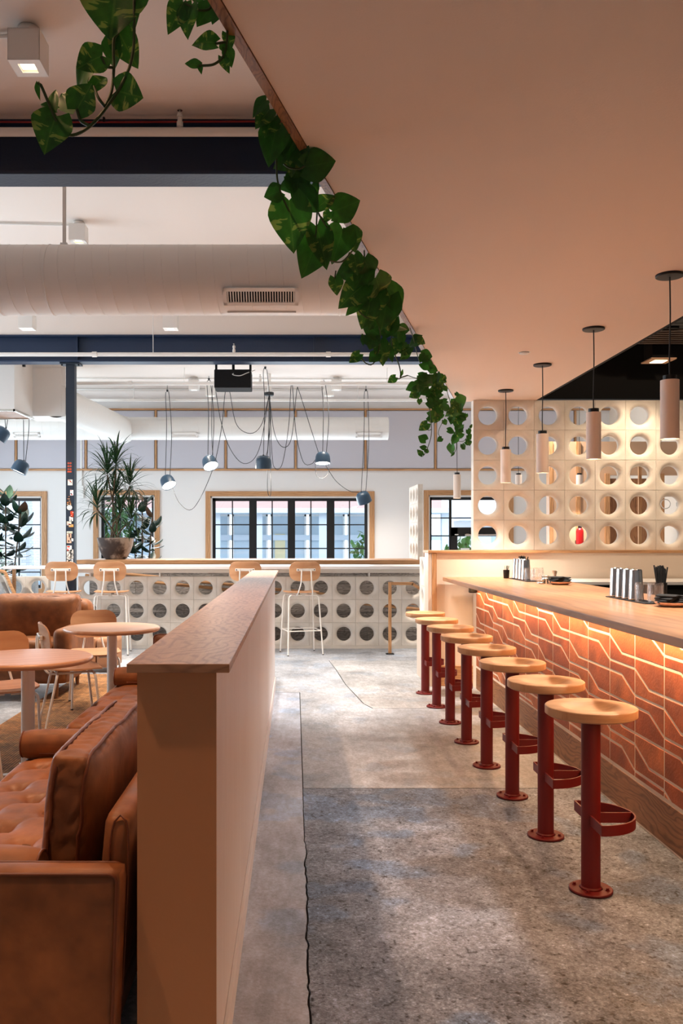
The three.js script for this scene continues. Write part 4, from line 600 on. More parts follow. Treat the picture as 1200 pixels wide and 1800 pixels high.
function conduit(label, pts) { const c = thing('conduit', label, 'conduit', [0, 0, 0]); part('tube', pipe(pts, 0.012, 0.06), M.white, c); }
conduit('thin white conduit running to the near cube light', [[-6.9, 4.105, -4.6], [-2.2, 4.105, -4.6], [-1.4847, 4.1, -4.56]]);
conduit('thin white conduit beside the duct strap', [[-6.9, 4.735, -9.0], [-3.2, 4.735, -9.0], [-2.32, 4.73, -9.05]]);
conduit('white conduit between the ceiling lights by the windows', [[-5, 4.1, -14.3], [-1.75, 4.1, -14.3], [0.6, 4.1, -14.35], [5, 4.1, -14.3]]);
conduit('white conduit along the last row of lights', [[-5, 4.1, -15.35], [1.9, 4.1, -15.35], [2.1, 4.1, -15.25], [5, 4.1, -15.25]]);
{ const t = thing('hanging_track', 'white rail hung on thin rods before the felt panels', 'rail', [0, 3.86, -15.05]); part('rail', span(-5.5, 5.5, -0.02, 0.02, 0.02, -0.02), M.white, t); for (const x of [-2.8, -0.4, 1.1, 2.0]) part('rod', rod([x, 0.02, 0], [x, CEIL - 3.861, 0], 0.006, 6), M.white, t); }
// cube downlights
const cubeShell = (s) => { const w = 0.02, h = s; return join(span(-s / 2, s / 2, -h, -h + 0.004, s / 2, s / 2 - w * 2), span(-s / 2, s / 2, -h, -h + 0.004, -s / 2 + w * 2, -s / 2), span(-s / 2, -s / 2 + w * 2, -h, -h + 0.004, s / 2, -s / 2), span(s / 2 - w * 2, s / 2, -h, -h + 0.004, s / 2, -s / 2), span(-s / 2, -s / 2 + 0.004, -h, 0, s / 2, -s / 2), span(s / 2 - 0.004, s / 2, -h, 0, s / 2, -s / 2), span(-s / 2, s / 2, -h, 0, s / 2, s / 2 - 0.004), span(-s / 2, s / 2, -h, 0, -s / 2 + 0.004, -s / 2), span(-s / 2, s / 2, -0.004, 0, s / 2, -s / 2)); };
const gCube = cubeShell(0.165), gLensC = box(0.085, 0.004, 0.085);
function cubeLight(label, x, z, color, candela, angle = 0.85, bulb = M.bulbWarm, top = CEIL, rodLen = 0) {
  const c = thing('cube_ceiling_light', label, 'ceiling light', [x, top - 0.002, z], 0, 'white cube ceiling lights');
  part('junction_box', lathe([[0, 0], [0.055, 0], [0.055, -0.045], [0, -0.045]], 28), M.white, c); part('housing', gCube, M.white, c).position.y = -0.045; part('glowing_lens', gLensC, bulb, c).position.y = -0.19;
  if (candela) spotLight('cube_light_beam', color, candela, [x, top - 0.214, z], [x, 0, z], angle, 0.75, 2);
  if (rodLen) part('drop_rod', rod([0, 0, 0], [0, rodLen, 0], 0.012, 10), M.white, c);
}
cubeLight('white cube ceiling light above the hanging vine', -1.3917, -4.52, WARM, 29);
cubeLight('white cube ceiling light next to the duct strap', -2.25, -9.0, SOFTW, 26, 0.7, M.bulbWarm, BAY);
cubeLight('white cube ceiling light over the near daybed, out of view', -1.5, -1.75, WARM, 17);
cubeLight('white cube ceiling light just below the duct', -1.4557, -10.15, SOFTW, 30, 0.9, M.bulbSoft, CEIL, BAY - CEIL);
cubeLight('white cube ceiling light at the picture edge below the duct', -3.1385, -10.15, SOFTW, 30, 0.9, M.bulbSoft, CEIL, BAY - CEIL);
cubeLight('bright cube ceiling light beside the pothos over the duct', -0.2263, -8.0, SOFTW, 34, 0.9, M.bulbSoft);
cubeLight('bright cube ceiling light behind the pothos leaves', 0.2, -8.0, SOFTW, 34, 0.9, M.bulbSoft);
cubeLight('white cube ceiling light over the far ledge by the projector', -1.6652, -14.3, SOFTW, 9, 1.1, M.bulbSoft);
cubeLight('white cube ceiling light over the far ledge by the pothos', 0.6868, -14.3, SOFTW, 9, 1.1, M.bulbSoft);
cubeLight('white cube ceiling light in the last row by the window', 0.5882, -14.9, SOFTW, 6, 0.6, M.bulbSoft);
cubeLight('white cube ceiling light in the last row by the column', -1.4508, -14.9, SOFTW, 6, 0.6, M.bulbSoft);
cubeLight('white cube ceiling light in the entrance, behind the block screen', 3.6, -12.5, SOFTW, 30, 1.1, M.bulbSoft);
// smoke detector on the soffit and two bits of service gear in the black ceiling
{ const s = thing('smoke_detector', 'small white round detector on the peach soffit', 'detector', [1.7101, SOF - 0.001, -6.45]); part('dome', lathe([[0, -0.012], [0.03, -0.012], [0.036, -0.006], [0.037, 0], [0, 0]], 28), M.white, s); part('rim', lathe([[0.037, 0], [0.044, -0.002], [0.046, 0]], 28), M.white, s); }
{ const v = thing('ceiling_vent', 'dark ceiling vent in the black ceiling behind the bar', 'vent', [3.55, 3.25, -7.75]); part('box', span(-0.42, 0.5, 0.02, 0.349, 0.28, -0.3), M.blackMetal, v); for (let i = 0; i < 7; i++) part('louvre', box(0.88, 0.01, 0.04, 0.04, 0.012, -0.26 + i * 0.08), M.ventGrey, v);
  const d = thing('recessed_downlight', 'lit square downlight in the black ceiling behind the bar', 'ceiling light', [3.46, 3.15, -8.23]); part('housing', span(-0.1, 0.1, 0, 0.449, 0.1, -0.1), M.black, d); part('trim', span(-0.12, 0.12, -0.012, 0, 0.12, -0.12), M.tanwall, d); part('glowing_lens', span(-0.06, 0.06, -0.016, -0.0125, 0.06, -0.06), M.bulbWarm, d); spotLight('downlight_beam', BACKBAR, 8, [3.46, 3.12, -8.2], [3.2, 0, -8.2], 1.1, 0.7, 3);
  const e = thing('recessed_downlight', 'lit square downlight behind the bar, out of view', 'ceiling light', [3.3, 3.599, -5.2]); part('trim', span(-0.12, 0.12, -0.012, 0, 0.12, -0.12), M.tanwall, e); part('glowing_lens', span(-0.06, 0.06, -0.016, -0.0125, 0.06, -0.06), M.bulbWarm, e); spotLight('downlight_beam', BACKBAR, 15, [3.3, 3.57, -5.2], [3.0, 1.6, -8.6], 1.0, 0.7, 3);
  const f = thing('exit_light_box', 'small junction box hung in the black ceiling', 'junction box', [3.26, 3.32, -7.35]); part('box', rbox(0.12, 0.1, 0.08, 0.008), M.blackMetal, f); part('arm', box(0.03, 0.24, 0.03, 0.03, 0.16, 0), M.blackMetal, f); }
// projector under the far beam
{ const p = thing('projector', 'black projector hung under the far beam', 'projector', [-0.8455, 0, -11.9]); part('body', rspan(-0.25, 0.25, 3.5012, 3.7517, 0.16, -0.2, 0.012), M.black, p); part('mount', join(span(-0.25, -0.22, 3.7517, 3.95, 0.02, -0.02), span(0.22, 0.25, 3.7517, 3.95, 0.02, -0.02), span(-0.25, 0.25, 3.72, 3.75, 0.1, -0.1)), M.blackMetal, p); part('drop_rod', rod([0, 3.75, 0], [0, CEIL, 0], 0.02, 12), M.blackMetal, p); part('cable', tube([[0.08, 3.73, 0.12], [0.0, 3.68, 0.17], [0.1, 3.66, 0.18], [0.2, 3.7, 0.17], [0.3, 3.75, 0.1]], 0.006, 30, 6), M.white, p); }
// ---------------------------------------------------------------- swagged pendant lamps by the windows
{
  const shade = lathe([[0.008, 0.1], [0.05, 0.098], [0.085, 0.085], [0.108, 0.06], [0.12, 0.02], [0.126, -0.04], [0.128, -0.1], [0.124, -0.1], [0.122, -0.04], [0.115, 0.02], [0.1, 0.058], [0.06, 0.088], [0.008, 0.092]], 40);
  const lensG = lathe([[0, -0.082], [0.12, -0.086], [0.121, -0.078], [0, -0.074]], 36);
  const lamp = (label, [x, y, z], dirv, hook, cd, s = 1) => {
    const t = thing('swag_lamp', label, 'pendant light', [x, y, z], 0, 'blue swagged lamps by the windows'), h = new THREE.Group();
    const sh = part('shade', shade, M.lampBlue, t); sh.scale.setScalar(s); sh.quaternion.setFromUnitVectors(V(0, -1, 0), V(...dirv).normalize()); const ln = part('glowing_lens', lensG, M.bulbSoft, sh); const kn = part('knob', at(new THREE.SphereGeometry(0.016, 12, 8), 0, 0.1, 0), M.cord, sh);
    const top = V(0, 0.1 * s, 0).applyEuler(sh.rotation), hk = V(hook[0] - x, hook[1] - y, hook[2] - z), side = V(0.06, 0.03, 0).multiplyScalar(s).applyEuler(sh.rotation);
    part('cord', tube([top.toArray(), [mix(top.x, hk.x, 0.6), mix(top.y, hk.y, 0.6), mix(top.z, hk.z, 0.6)], [hk.x - 0.03, hk.y - 0.06, hk.z], [hk.x, hk.y, hk.z], [hk.x + 0.03, hk.y - 0.06, hk.z], [mix(top.x, hk.x, 0.5) + 0.09, mix(top.y, hk.y, 0.5), mix(top.z, hk.z, 0.5)], [side.x, side.y + 0.05, side.z]], 0.0055, 70, 6), M.cord, t);
    part('ceiling_hook', join(cyl(0.012, 0.02, 0.035, hk.x, hk.y + 0.01, hk.z, 10), rod([hk.x, hk.y, hk.z], [hk.x, CEIL - y - 0.001, hk.z], 0.005, 6)), M.cord, t);
    if (cd) { const dir = V(0, -1, 0).applyEuler(sh.rotation), p = V(x, y, z).addScaledVector(dir, 0.095 * s); spotLight('swag_lamp_beam', SOFTW, cd, p.toArray(), p.clone().add(dir).toArray(), 1.15, 0.6, 4); }
    return t;
  };
  lamp('blue swag lamp cut by the picture edge under the square duct', [-4.5062, 3.0687, -13.3], [-0.55, -0.75, 0.1], [-4.5829, 3.9813, -13.5], 0);
  lamp('blue swag lamp over the rubber plant at the window', [-4.3037, 2.5863, -13.6], [-0.4, -0.9, 0.15], [-4.2768, 3.9463, -13.6], 5);
  lamp('lit blue swag lamp nearest the dracaena, tilted to the room', [-2.2105, 2.4467, -15], [0.4, -0.8, 0.42], [-2.2105, 4.0059, -15], 6);
  lamp('lit blue swag lamp beside it, under the projector', [-1.4211, 2.7289, -14.4], [0.3, -0.78, 0.48], [-1.4107, 4.0564, -14.2], 6);
  lamp('blue swag lamp hanging below the ceiling canopy', [-0.4849, 2.6401, -13.4], [0, -1, -0.15], [-0.4584, 4.0859, -13.4], 6);
  lamp('lit blue swag lamp pointing straight down above the window', [0.4642, 2.7953, -14.4], [0, -1, 0.2], [0.4832, 4.0458, -14.4], 8);
  lamp('blue swag lamp hanging lowest, in front of the window frame', [1.1921, 2.1752, -15.1], [0.35, -0.9, -0.3], [1.2418, 4.0329, -15.1], 5);
  const c = thing('lamp_canopy', 'ceiling canopy where all the swag lamp cords meet', 'canopy', [-0.4145, 3.8171, -14]); part('cup', lathe([[0, -0.05], [0.07, -0.05], [0.075, -0.04], [0.075, 0], [0, 0]], 28), M.cord, c); part('stem', rod([0, 0, 0], [0, CEIL - (1.45 + 257 * 14 / 1520), 0], 0.03, 12), M.white, c);
  const sw = (pts) => part('swag_cord', tube(pts.map(([x, y, z]) => [x - c.position.x, y - c.position.y, z - c.position.z]), 0.0055, 80, 6), M.cord, c);
  sw([[-0.4145, 3.7803, -14], [-0.5342, 3.3105, -14], [-0.7236, 3.1661, -14.1], [-0.9622, 3.3371, -14.2], [-1.0743, 3.8883, -14.2], [-1.1397, 3.8696, -14.2], [-1.2145, 3.197, -14.2], [-1.3832, 2.5584, -14.4], [-1.7214, 1.9722, -14.7], [-1.9801, 2.0578, -14.9], [-2.1414, 2.3875, -15]]);
  sw([[-0.4145, 3.7803, -14], [-0.5803, 2.8961, -14], [-0.8163, 2.6745, -14.1], [-1.0557, 2.9167, -14.2], [-1.2145, 3.3838, -14.2], [-1.3079, 3.9257, -14.2], [-1.3546, 3.9257, -14.2], [-1.3736, 3.2093, -14.3], [-1.3642, 2.8426, -14.4]]);
  sw([[-0.4145, 3.7803, -14], [-0.3316, 3.1724, -14], [-0.1948, 2.9435, -14.1], [-0.0557, 3.0919, -14.1], [0.0278, 3.834, -14.1], [0.0649, 3.8618, -14.1], [0.2522, 3.2904, -14.2], [0.4074, 2.8426, -14.4]]);
  sw([[-0.4053, 3.7803, -14], [-0.3684, 2.8039, -14], [-0.3132, 2.5829, -14], [-0.2041, 2.6745, -14.1], [-0.102, 3.2774, -14.1], [-0.0649, 3.9082, -14.1], [-0.0371, 3.9268, -14.1], [0.0187, 3.197, -14.2], [0.1411, 2.7201, -14.3], [0.2842, 2.7005, -14.4], [0.36, 2.7953, -14.4]]);
  sw([[-0.4145, 3.7803, -14], [-0.4267, 2.9662, -13.8], [-0.4441, 2.7556, -13.5]]);
  sw([[0.3411, 2.7289, -14.4], [0.36, 2.5111, -14.4], [0.4547, 2.4542, -14.4], [0.5589, 2.5395, -14.4], [0.5589, 2.7479, -14.4]]);
  sw([[0.5151, 2.6806, -14.5], [0.6963, 2.4364, -14.7], [0.9276, 2.2888, -15], [1.1126, 2.2547, -15.1]]);
  sw([[-0.4232, 2.5167, -13.4], [-0.4232, 2.217, -13.4], [-0.3967, 2.1112, -13.4], [-0.3703, 2.217, -13.4], [-0.3937, 2.9442, -13.6], [-0.4024, 3.7088, -13.9]]);
}
// pendants of the other rooms, seen past and through the block screen
pendant('clay pendant light beside the block screen, under the pothos tips', [2.1094, CEIL, -11.25], 2.145, 8, 'clay pendants beyond the screen');
pendant('clay pendant light seen through the second column of blocks', [3.2578, CEIL, -12.6], 2.05, 6, 'clay pendants beyond the screen');
pendant('clay pendant light seen through the fourth column of blocks', [4.1447, CEIL, -12.6], 2.05, 6, 'clay pendants beyond the screen');
// ---------------------------------------------------------------- the far counter and what stands behind it
{
  const c = thing('far_counter', 'long white counter shelf above the low block wall', 'counter', [0, 0, 0]);
  part('worktop', rspan(-2.86, 1.72, 1.062, 1.1, -11.0, -11.8, 0.006), M.counterWhite, c); part('apron', span(-3.1, 1.7, 1.0, 1.061, -11.38, -11.42), M.block, c);
  for (let x = -2.7; x < 1.7; x += 0.92) part('bracket', span(x - 0.01, x + 0.01, 0.954, 1.0, -11.4, -11.54), M.white, c);
  { const lr = thing('ledge_rail', 'narrow pale rail carrying the counter line past the stickered column', 'rail', [0, 0, 0]); part('board', rspan(-3.7137, -2.87, 1.062, 1.1, -11.0, -11.3, 0.006), M.counterWhite, lr); part('post', span(-3.66, -3.62, 0, 1.061, -11.2, -11.24), M.oak, lr); } part('post', span(1.66, 1.7, 0.954, 1.061, -11.43, -11.47), M.white, c);
  const w = thing('planked_wall', 'low wall clad in grey weathered planks behind the block wall', 'wall', [0, 0, 0]); part('core', span(-2.9, 1.95, 0, 1.09, -12.24, -13.1), M.joint, w);
  for (let j = 0; j < 8; j++) { let x = -2.9 - rnd(0.3); while (x < 1.95) { const l = rnd(0.8, 1.5), a = Math.max(-2.9, x), b = Math.min(1.95, x + l); if (b - a > 0.05) part('plank', uvm(rspan(a + 0.002, b - 0.002, j * 0.136 + 0.002, j * 0.136 + 0.134, -12.2 - rnd(0.006), -12.24, 0.002), 'x', rnd(5)), M.greywood, w); x += l; } }
  const l = thing('oak_ledge', 'thick oak ledge on top of the planked wall', 'ledge', [0, 0, 0]); const s = new THREE.Shape([[-3.1, 12.15], [1.98, 12.15], [1.98, 13.15], [-2.95, 13.15]].map(([x, d]) => new THREE.Vector2(x, d))), g = new THREE.ExtrudeGeometry(s, { depth: 0.05, bevelEnabled: true, bevelSize: 0.004, bevelThickness: 0.004, bevelSegments: 1 }); g.rotateX(-Math.PI / 2); g.translate(0, 1.096, 0); part('board', uvm(g, 'x'), M.oak, l);
  for (const [i, o] of [[0, 0], [1, -0.075]]) { const h = thing('handrail', ['upper oak handrail sloping behind the block wall', 'lower oak handrail sloping behind the block wall'][i], 'handrail', [0, 0, 0]); part('rail', uvm(rod([-2.9, 1.02 + o, -11.98], [1.9, 0.53 + o, -11.98], 0.022, 14), 'x'), M.oak, h); for (const t of [0.05, 0.35, 0.65, 0.95]) part('bracket', rod([mix(-2.9, 1.9, t), mix(1.02, 0.53, t) + o, -11.98], [mix(-2.9, 1.9, t), mix(1.02, 0.53, t) + o - 0.02, -12.19], 0.007, 8), M.steelBlack, h); }
  const r = thing('handrail', 'free-standing oak handrail on a dark foot plate at the aisle end', 'handrail', [1.1932, 0, -10.86]); part('post', uvm(rspan(-0.019, 0.019, 0.012, 0.905, 0.02, -0.02, 0.004), 'y'), M.oak, r); part('rail', uvm(join(bar([-0.019, 0.887, 0], [0.29, 0.887, 0], 0.036, 0.036), bar([0.28, 0.887, 0], [0.72, 0.6, 0], 0.036, 0.036)), 'x'), M.oak, r); part('foot_plate', rbox(0.1, 0.012, 0.09, 0.003, 0, 0.006, 0), M.steelBlack, r); part('post', uvm(rspan(0.70, 0.736, 0, 0.62, 0.018, -0.018, 0.004), 'y'), M.oak, r);
}
// ramp wall with its rail at the picture edge
{
  const w = thing('ramp_wall', 'bare concrete ramp wall at the picture edge behind the sofas', 'wall', [0, 0, 0]); const s = prism([[-5.2, 0], [-3.95, 0], [-3.95, 0.66], [-4.12, 1.04], [-5.2, 1.04]], 0.16); part('pour', uvm(at(s, 0.3, 0, -11.2)), M.concrete, w); part('pour_joint', box(0.01, 1.0, 0.01, -3.95 + 0.02, 0.5, -11.035), M.joint, w);
  const b = thing('ramp_wall', 'second concrete ramp wall below the left window', 'wall', [0, 0, 0]); part('pour', uvm(span(-6.4, -3.9, 0, 0.83, -13.0, -13.16)), M.concrete, b);
  const h = thing('handrail', 'pale oak handrail bending down the concrete ramp wall', 'handrail', [0, 0, 0]); part('rail', uvm(pipe([[-4.6, 1.02, -10.92], [-3.6639, 1.0405, -10.92], [-3.5921, 0.8681, -10.92], [-3.4843, 0.6382, -10.92]], 0.022, 0.04, 12), 'x'), M.oak, h); for (const [u, v] of [[4, 1012], [16, 1030]]) part('bracket', rod([(u - 518) * 10.92 / 1520, 1.45 - (v - 947) * 10.92 / 1520, -10.92], [(u - 518) * 10.92 / 1520, 1.45 - (v - 945) * 10.92 / 1520, -11.05], 0.008, 8), M.whiteMetal, h);
}
// rooms behind the block screen: oak jambs, a tan wall, a brown door
{
  const z = -12.9; struct('wall_entrance', uvm(join(span(3.85, 4.67, 0, 2.9, z, z - 0.12), span(4.67, 6.0, 2.4, 2.9, z, z - 0.12))), M.tanwall, 'tan wall beside the entrance');
  struct('trim_1', uvm(span(3.79, 3.85, 0, 2.9, z + 0.02, z - 0.14), 'y'), M.oak); struct('trim_2', uvm(span(4.19, 4.25, 0, 2.9, z, z + 0.03), 'y'), M.oak);
  const d = new THREE.Group(); d.name = 'door_1'; d.userData = { kind: 'structure', label: 'brown wooden door behind the block screen' }; scene.add(d); part('leaf', uvm(span(4.7, 5.4, 0.01, 2.35, z - 0.02, z - 0.07), 'y'), M.skirt, d); part('jamb', uvm(span(4.62, 4.69, 0, 2.42, z + 0.03, z - 0.12), 'y'), M.oak, d); part('jamb', uvm(span(5.42, 5.5, 0, 2.42, z + 0.03, z - 0.12), 'y'), M.oak, d); part('handle', rod([4.78, 1.0, z + 0.03], [4.78, 1.3, z + 0.03], 0.01), M.tin, d);
  const s = thing('shelf_unit', 'oak wall shelf with white hooks behind the block screen', 'shelf', [5.0, 2.0, -11.2]); part('board', uvm(rspan(-0.7, 0.7, 0, 0.03, 0.12, -0.12, 0.003), 'x'), M.oak, s); part('upright', uvm(span(-0.5, -0.46, -0.5, 0.5, -0.12, -0.15), 'y'), M.oak, s); part('upright', uvm(span(0.46, 0.5, -2.0, 0.5, -0.12, -0.15), 'y'), M.oak, s); part('upright', uvm(span(-0.5, -0.46, -2.0, -0.5, -0.12, -0.15), 'y'), M.oak, s); for (const x of [-0.2, 0.0, 0.2]) part('hook', new THREE.TorusGeometry(0.06, 0.006, 8, 24).translate(x, -0.1, 0), M.whiteMetal, s);
  const f = thing('fire_extinguisher', 'red fire extinguisher seen through a low block opening', 'extinguisher', [4.2027, 1.2, -12.76]); part('cylinder', lathe([[0, 0], [0.05, 0], [0.055, 0.01], [0.055, 0.36], [0.04, 0.4], [0.015, 0.41], [0, 0.41]], 24), M.redPaint, f); part('valve', box(0.05, 0.05, 0.03, 0, 0.43, 0), M.blackMetal, f); part('bracket', box(0.05, 0.05, 0.1, 0, 0.2, -0.09), M.blackMetal, f);
}
{ const s = thing('wall_control', 'small white box and cable on the street wall by the dracaena', 'control box', [-4.0658, 2.3391, -16.48]); part('box', rbox(0.1, 0.24, 0.03, 0.01, 0, 0, 0.016), M.white, s); part('cable_cover', box(0.03, 1.1, 0.02, 0, 0.67, 0.012), M.white, s); }
// ---------------------------------------------------------------- potted plants by the windows
function strapLeaf(len, w, droop) { const n = 7, pos = [], idx = []; let x = 0, y = 0, a = 0; for (let i = 0; i <= n; i++) { const t = i / n, ww = w * Math.sin(Math.PI * (0.12 + 0.88 * t)) * (1 - t * 0.2) * 0.5; pos.push(x, y, -ww, x, y + ww * 0.25, 0, x, y, ww); a = -droop * t * t; x += len / n * Math.cos(a); y += len / n * Math.sin(a); } for (let i = 0; i < n; i++) for (const k of [0, 1]) { const q = i * 3 + k; idx.push(q, q + 1, q + 3, q + 1, q + 4, q + 3); } const g = new THREE.BufferGeometry(); g.setAttribute('position', new THREE.Float32BufferAttribute(pos, 3)); g.setIndex(idx); g.computeVertexNormals(); const uv = []; for (let i = 0; i < pos.length / 3; i++) uv.push((i % 3) / 2, Math.floor(i / 3) / n); g.setAttribute('uv', new THREE.Float32BufferAttribute(uv, 2)); return g; }
function rosette(n, len, up0, up1) { const L = []; for (let i = 0; i < n; i++) { const g = strapLeaf(len * rnd(0.7, 1.1), rnd(0.02, 0.034), rnd(0.7, 2.1)); g.rotateZ(mix(up0, up1, i / n) + rnd(-0.15, 0.15)); g.rotateY(i * 2.4 + rnd(0.3)); L.push(g.translate(0, mix(-0.12, 0.05, 1 - i / n), 0)); } return join(...L); }
{
  const y0 = 1.151, p = thing('dracaena', 'tall dracaena in a stained round pot on the oak ledge', 'potted plant', [-2.6215, y0, -12.65]);
  part('pot', lathe([[0, 0.02], [0.14, 0.0], [0.16, 0.012], [0.21, 0.09], [0.245, 0.19], [0.265, 0.3], [0.268, 0.315], [0.255, 0.315], [0.235, 0.19], [0.15, 0.05], [0, 0.04]], 48), M.pot, p); part('soil', cyl(0.2, 0.247, 0.04, 0, 0.265, 0, 32), M.soil, p);
  const heads = [[-0.12, 1.28, 0, 64, 0.56], [0.02, 1.42, 0.05, 52, 0.48], [0.2, 1.12, -0.05, 56, 0.48], [-0.26, 0.78, 0.05, 56, 0.5], [0.25, 0.62, 0.08, 52, 0.46], [-0.02, 0.98, -0.12, 56, 0.46], [0.08, 0.7, 0.1, 40, 0.38]];
  for (const [x, y, z, n, len] of heads) { const bx = rnd(-0.1, 0.1), bz = rnd(-0.08, 0.08); part('trunk', tube([[bx, 0.27, bz], [mix(bx, x, 0.4) + rnd(-0.03, 0.03), mix(0.27, y, 0.5), mix(bz, z, 0.5)], [x, y - 0.05, z]], 0.011, 16, 8), M.stemBrown, p); const r = part('leaf_rosette', rosette(n, len, 1.4, -0.55), M.dracaena, p); r.position.set(x, y, z); r.userData.kind = 'stuff'; }
}
function ovalLeaf() { const n = 8, pos = [], uv = [], idx = []; for (let i = 0; i <= n; i++) { const t = i / n, w = 0.5 * Math.pow(Math.sin(Math.PI * Math.pow(t, 0.85)), 0.7) * 0.5; for (const k of [-1, -0.5, 0, 0.5, 1]) { pos.push(k * w, t, -0.25 * t * t * 0.6 + Math.abs(k) * w * 0.22); uv.push(0.5 + k * 0.5, t); } } for (let i = 0; i < n; i++) for (let k = 0; k < 4; k++) { const q = i * 5 + k; idx.push(q, q + 1, q + 5, q + 1, q + 6, q + 5); } const g = new THREE.BufferGeometry(); g.setAttribute('position', new THREE.Float32BufferAttribute(pos, 3)); g.setAttribute('uv', new THREE.Float32BufferAttribute(uv, 2)); g.setIndex(idx); g.computeVertexNormals(); return g; }
const gOval = ovalLeaf();
function rubberPlant(label, pos, H, spread, n, size) {
  const p = thing('rubber_plant', label, 'potted plant', pos); part('pot', lathe([[0, 0.0], [0.13, 0], [0.16, 0.26], [0.165, 0.27], [0.15, 0.27], [0.14, 0.24], [0, 0.24]], 32), M.concrete, p);
  const st = [[0, 0], [spread * 0.5, 0.03], [-spread * 0.5, -0.03]]; st.forEach(([sx, sz], s) => part('stem', tube([[sx * 0.2, 0.22, sz], [sx * 0.7, H * 0.55, sz], [sx, H * (1 - s * 0.14), sz]], 0.012, 16, 8), M.stemBrown, p));
  for (let i = 0; i < n; i++) { const s = i % 3, [sx, sz] = st[s], t = 0.28 + 0.72 * (i / n), y = H * (1 - s * 0.14) * t, a = i * 2.4 + rnd(0.6), m = part('leaf', gOval, M.rubberLeaf[i > n - 4 ? 2 : i % 2], p); m.position.set(sx * Math.min(1, t * 1.2), y, sz); m.rotation.order = 'YXZ'; m.rotation.set(mix(2.2, 0.95, t) + rnd(-0.3, 0.3), a, 0); m.scale.set(size * rnd(0.8, 1.1), size * rnd(0.85, 1.15), size); }
}
rubberPlant('dark rubber plant standing beside the dracaena pot', [-2.4949, 0, -14.15], 2.12, 0.34, 96, 0.26);
rubberPlant('dark rubber plant at the picture edge before the left window', [-4.5787, 0, -13.7], 2.2, 0.5, 120, 0.3);
// ---------------------------------------------------------------- pothos trailing over the soffit edge
function heartLeaf(curl) {   // base at 0, tip at y = 1, upper face towards +z
  const n = 9, m = 6, pos = [], uv = [], idx = [];
  for (let i = 0; i <= n; i++) { const t = i / n; let w = 0.44 * Math.pow(Math.sin(Math.PI * Math.pow(t, 0.62)), 0.85) * (1 - 0.12 * t); if (i === n) w = 0; for (let k = -m / 2; k <= m / 2; k++) { const s = k / (m / 2), lobe = t < 0.22 ? -0.2 * Math.abs(s) * (1 - t / 0.22) : 0; const ww = i === 0 ? 0.2 : w; pos.push(s * ww, t + lobe, Math.abs(s) * ww * 0.28 - curl * t * t * 0.35 + Math.sin(s * 5 + t * 7) * 0.012); uv.push(0.5 + s * 0.5 * Math.min(1, ww / 0.4), t); } }
  const W = m + 1; for (let i = 0; i < n; i++) for (let k = 0; k < m; k++) { const q = i * W + k; idx.push(q, q + 1, q + W, q + 1, q + W + 1, q + W); }
  const g = new THREE.BufferGeometry(); g.setAttribute('position', new THREE.Float32BufferAttribute(pos, 3)); g.setAttribute('uv', new THREE.Float32BufferAttribute(uv, 2)); g.setIndex(idx); g.computeVertexNormals(); return g;
}
const gHeart = [heartLeaf(0.3), heartLeaf(0.8), heartLeaf(1.3)];
function leafOn(vine, mats, base, tip, wide, face, gi) {
  const B = V(...base), T = V(...tip), y = T.clone().sub(B), len = y.length(); y.normalize(); let z = V(...face).normalize(); z.addScaledVector(y, -z.dot(y)); if (z.length() < 0.05) z = V(0.3, 0.2, 1); z.normalize(); const x = y.clone().cross(z);
  const m = part('leaf', gHeart[gi % 3], mats[Math.floor(rnd(mats.length))], vine); m.matrix.makeBasis(x, y, z); m.quaternion.setFromRotationMatrix(m.matrix); m.position.copy(B); m.scale.set(len * wide * 1.28, len, len); return m;
}
function vine(label, stems, leaves, r = 0.0035) {
  const v = thing('pothos_vine', label, 'vine', [0, 0, 0], 0, 'pothos vines along the soffit'); { const s0 = stems[0][0], d = -s0[2]; stems[0].unshift([edgeX(d) - 0.008, SOF + 0.05, s0[2]]); } for (const s of stems) part('stem', tube(s, r, s.length * 8, 6), M.stem, v);
  for (const [b, t, wide, mats, face] of leaves) leafOn(v, mats ?? M.leaf, b, t, wide ?? 1, face ?? [rnd(-0.35, 0.35), rnd(-0.3, 0.3), 1], Math.floor(rnd(3)));
  return v;
}
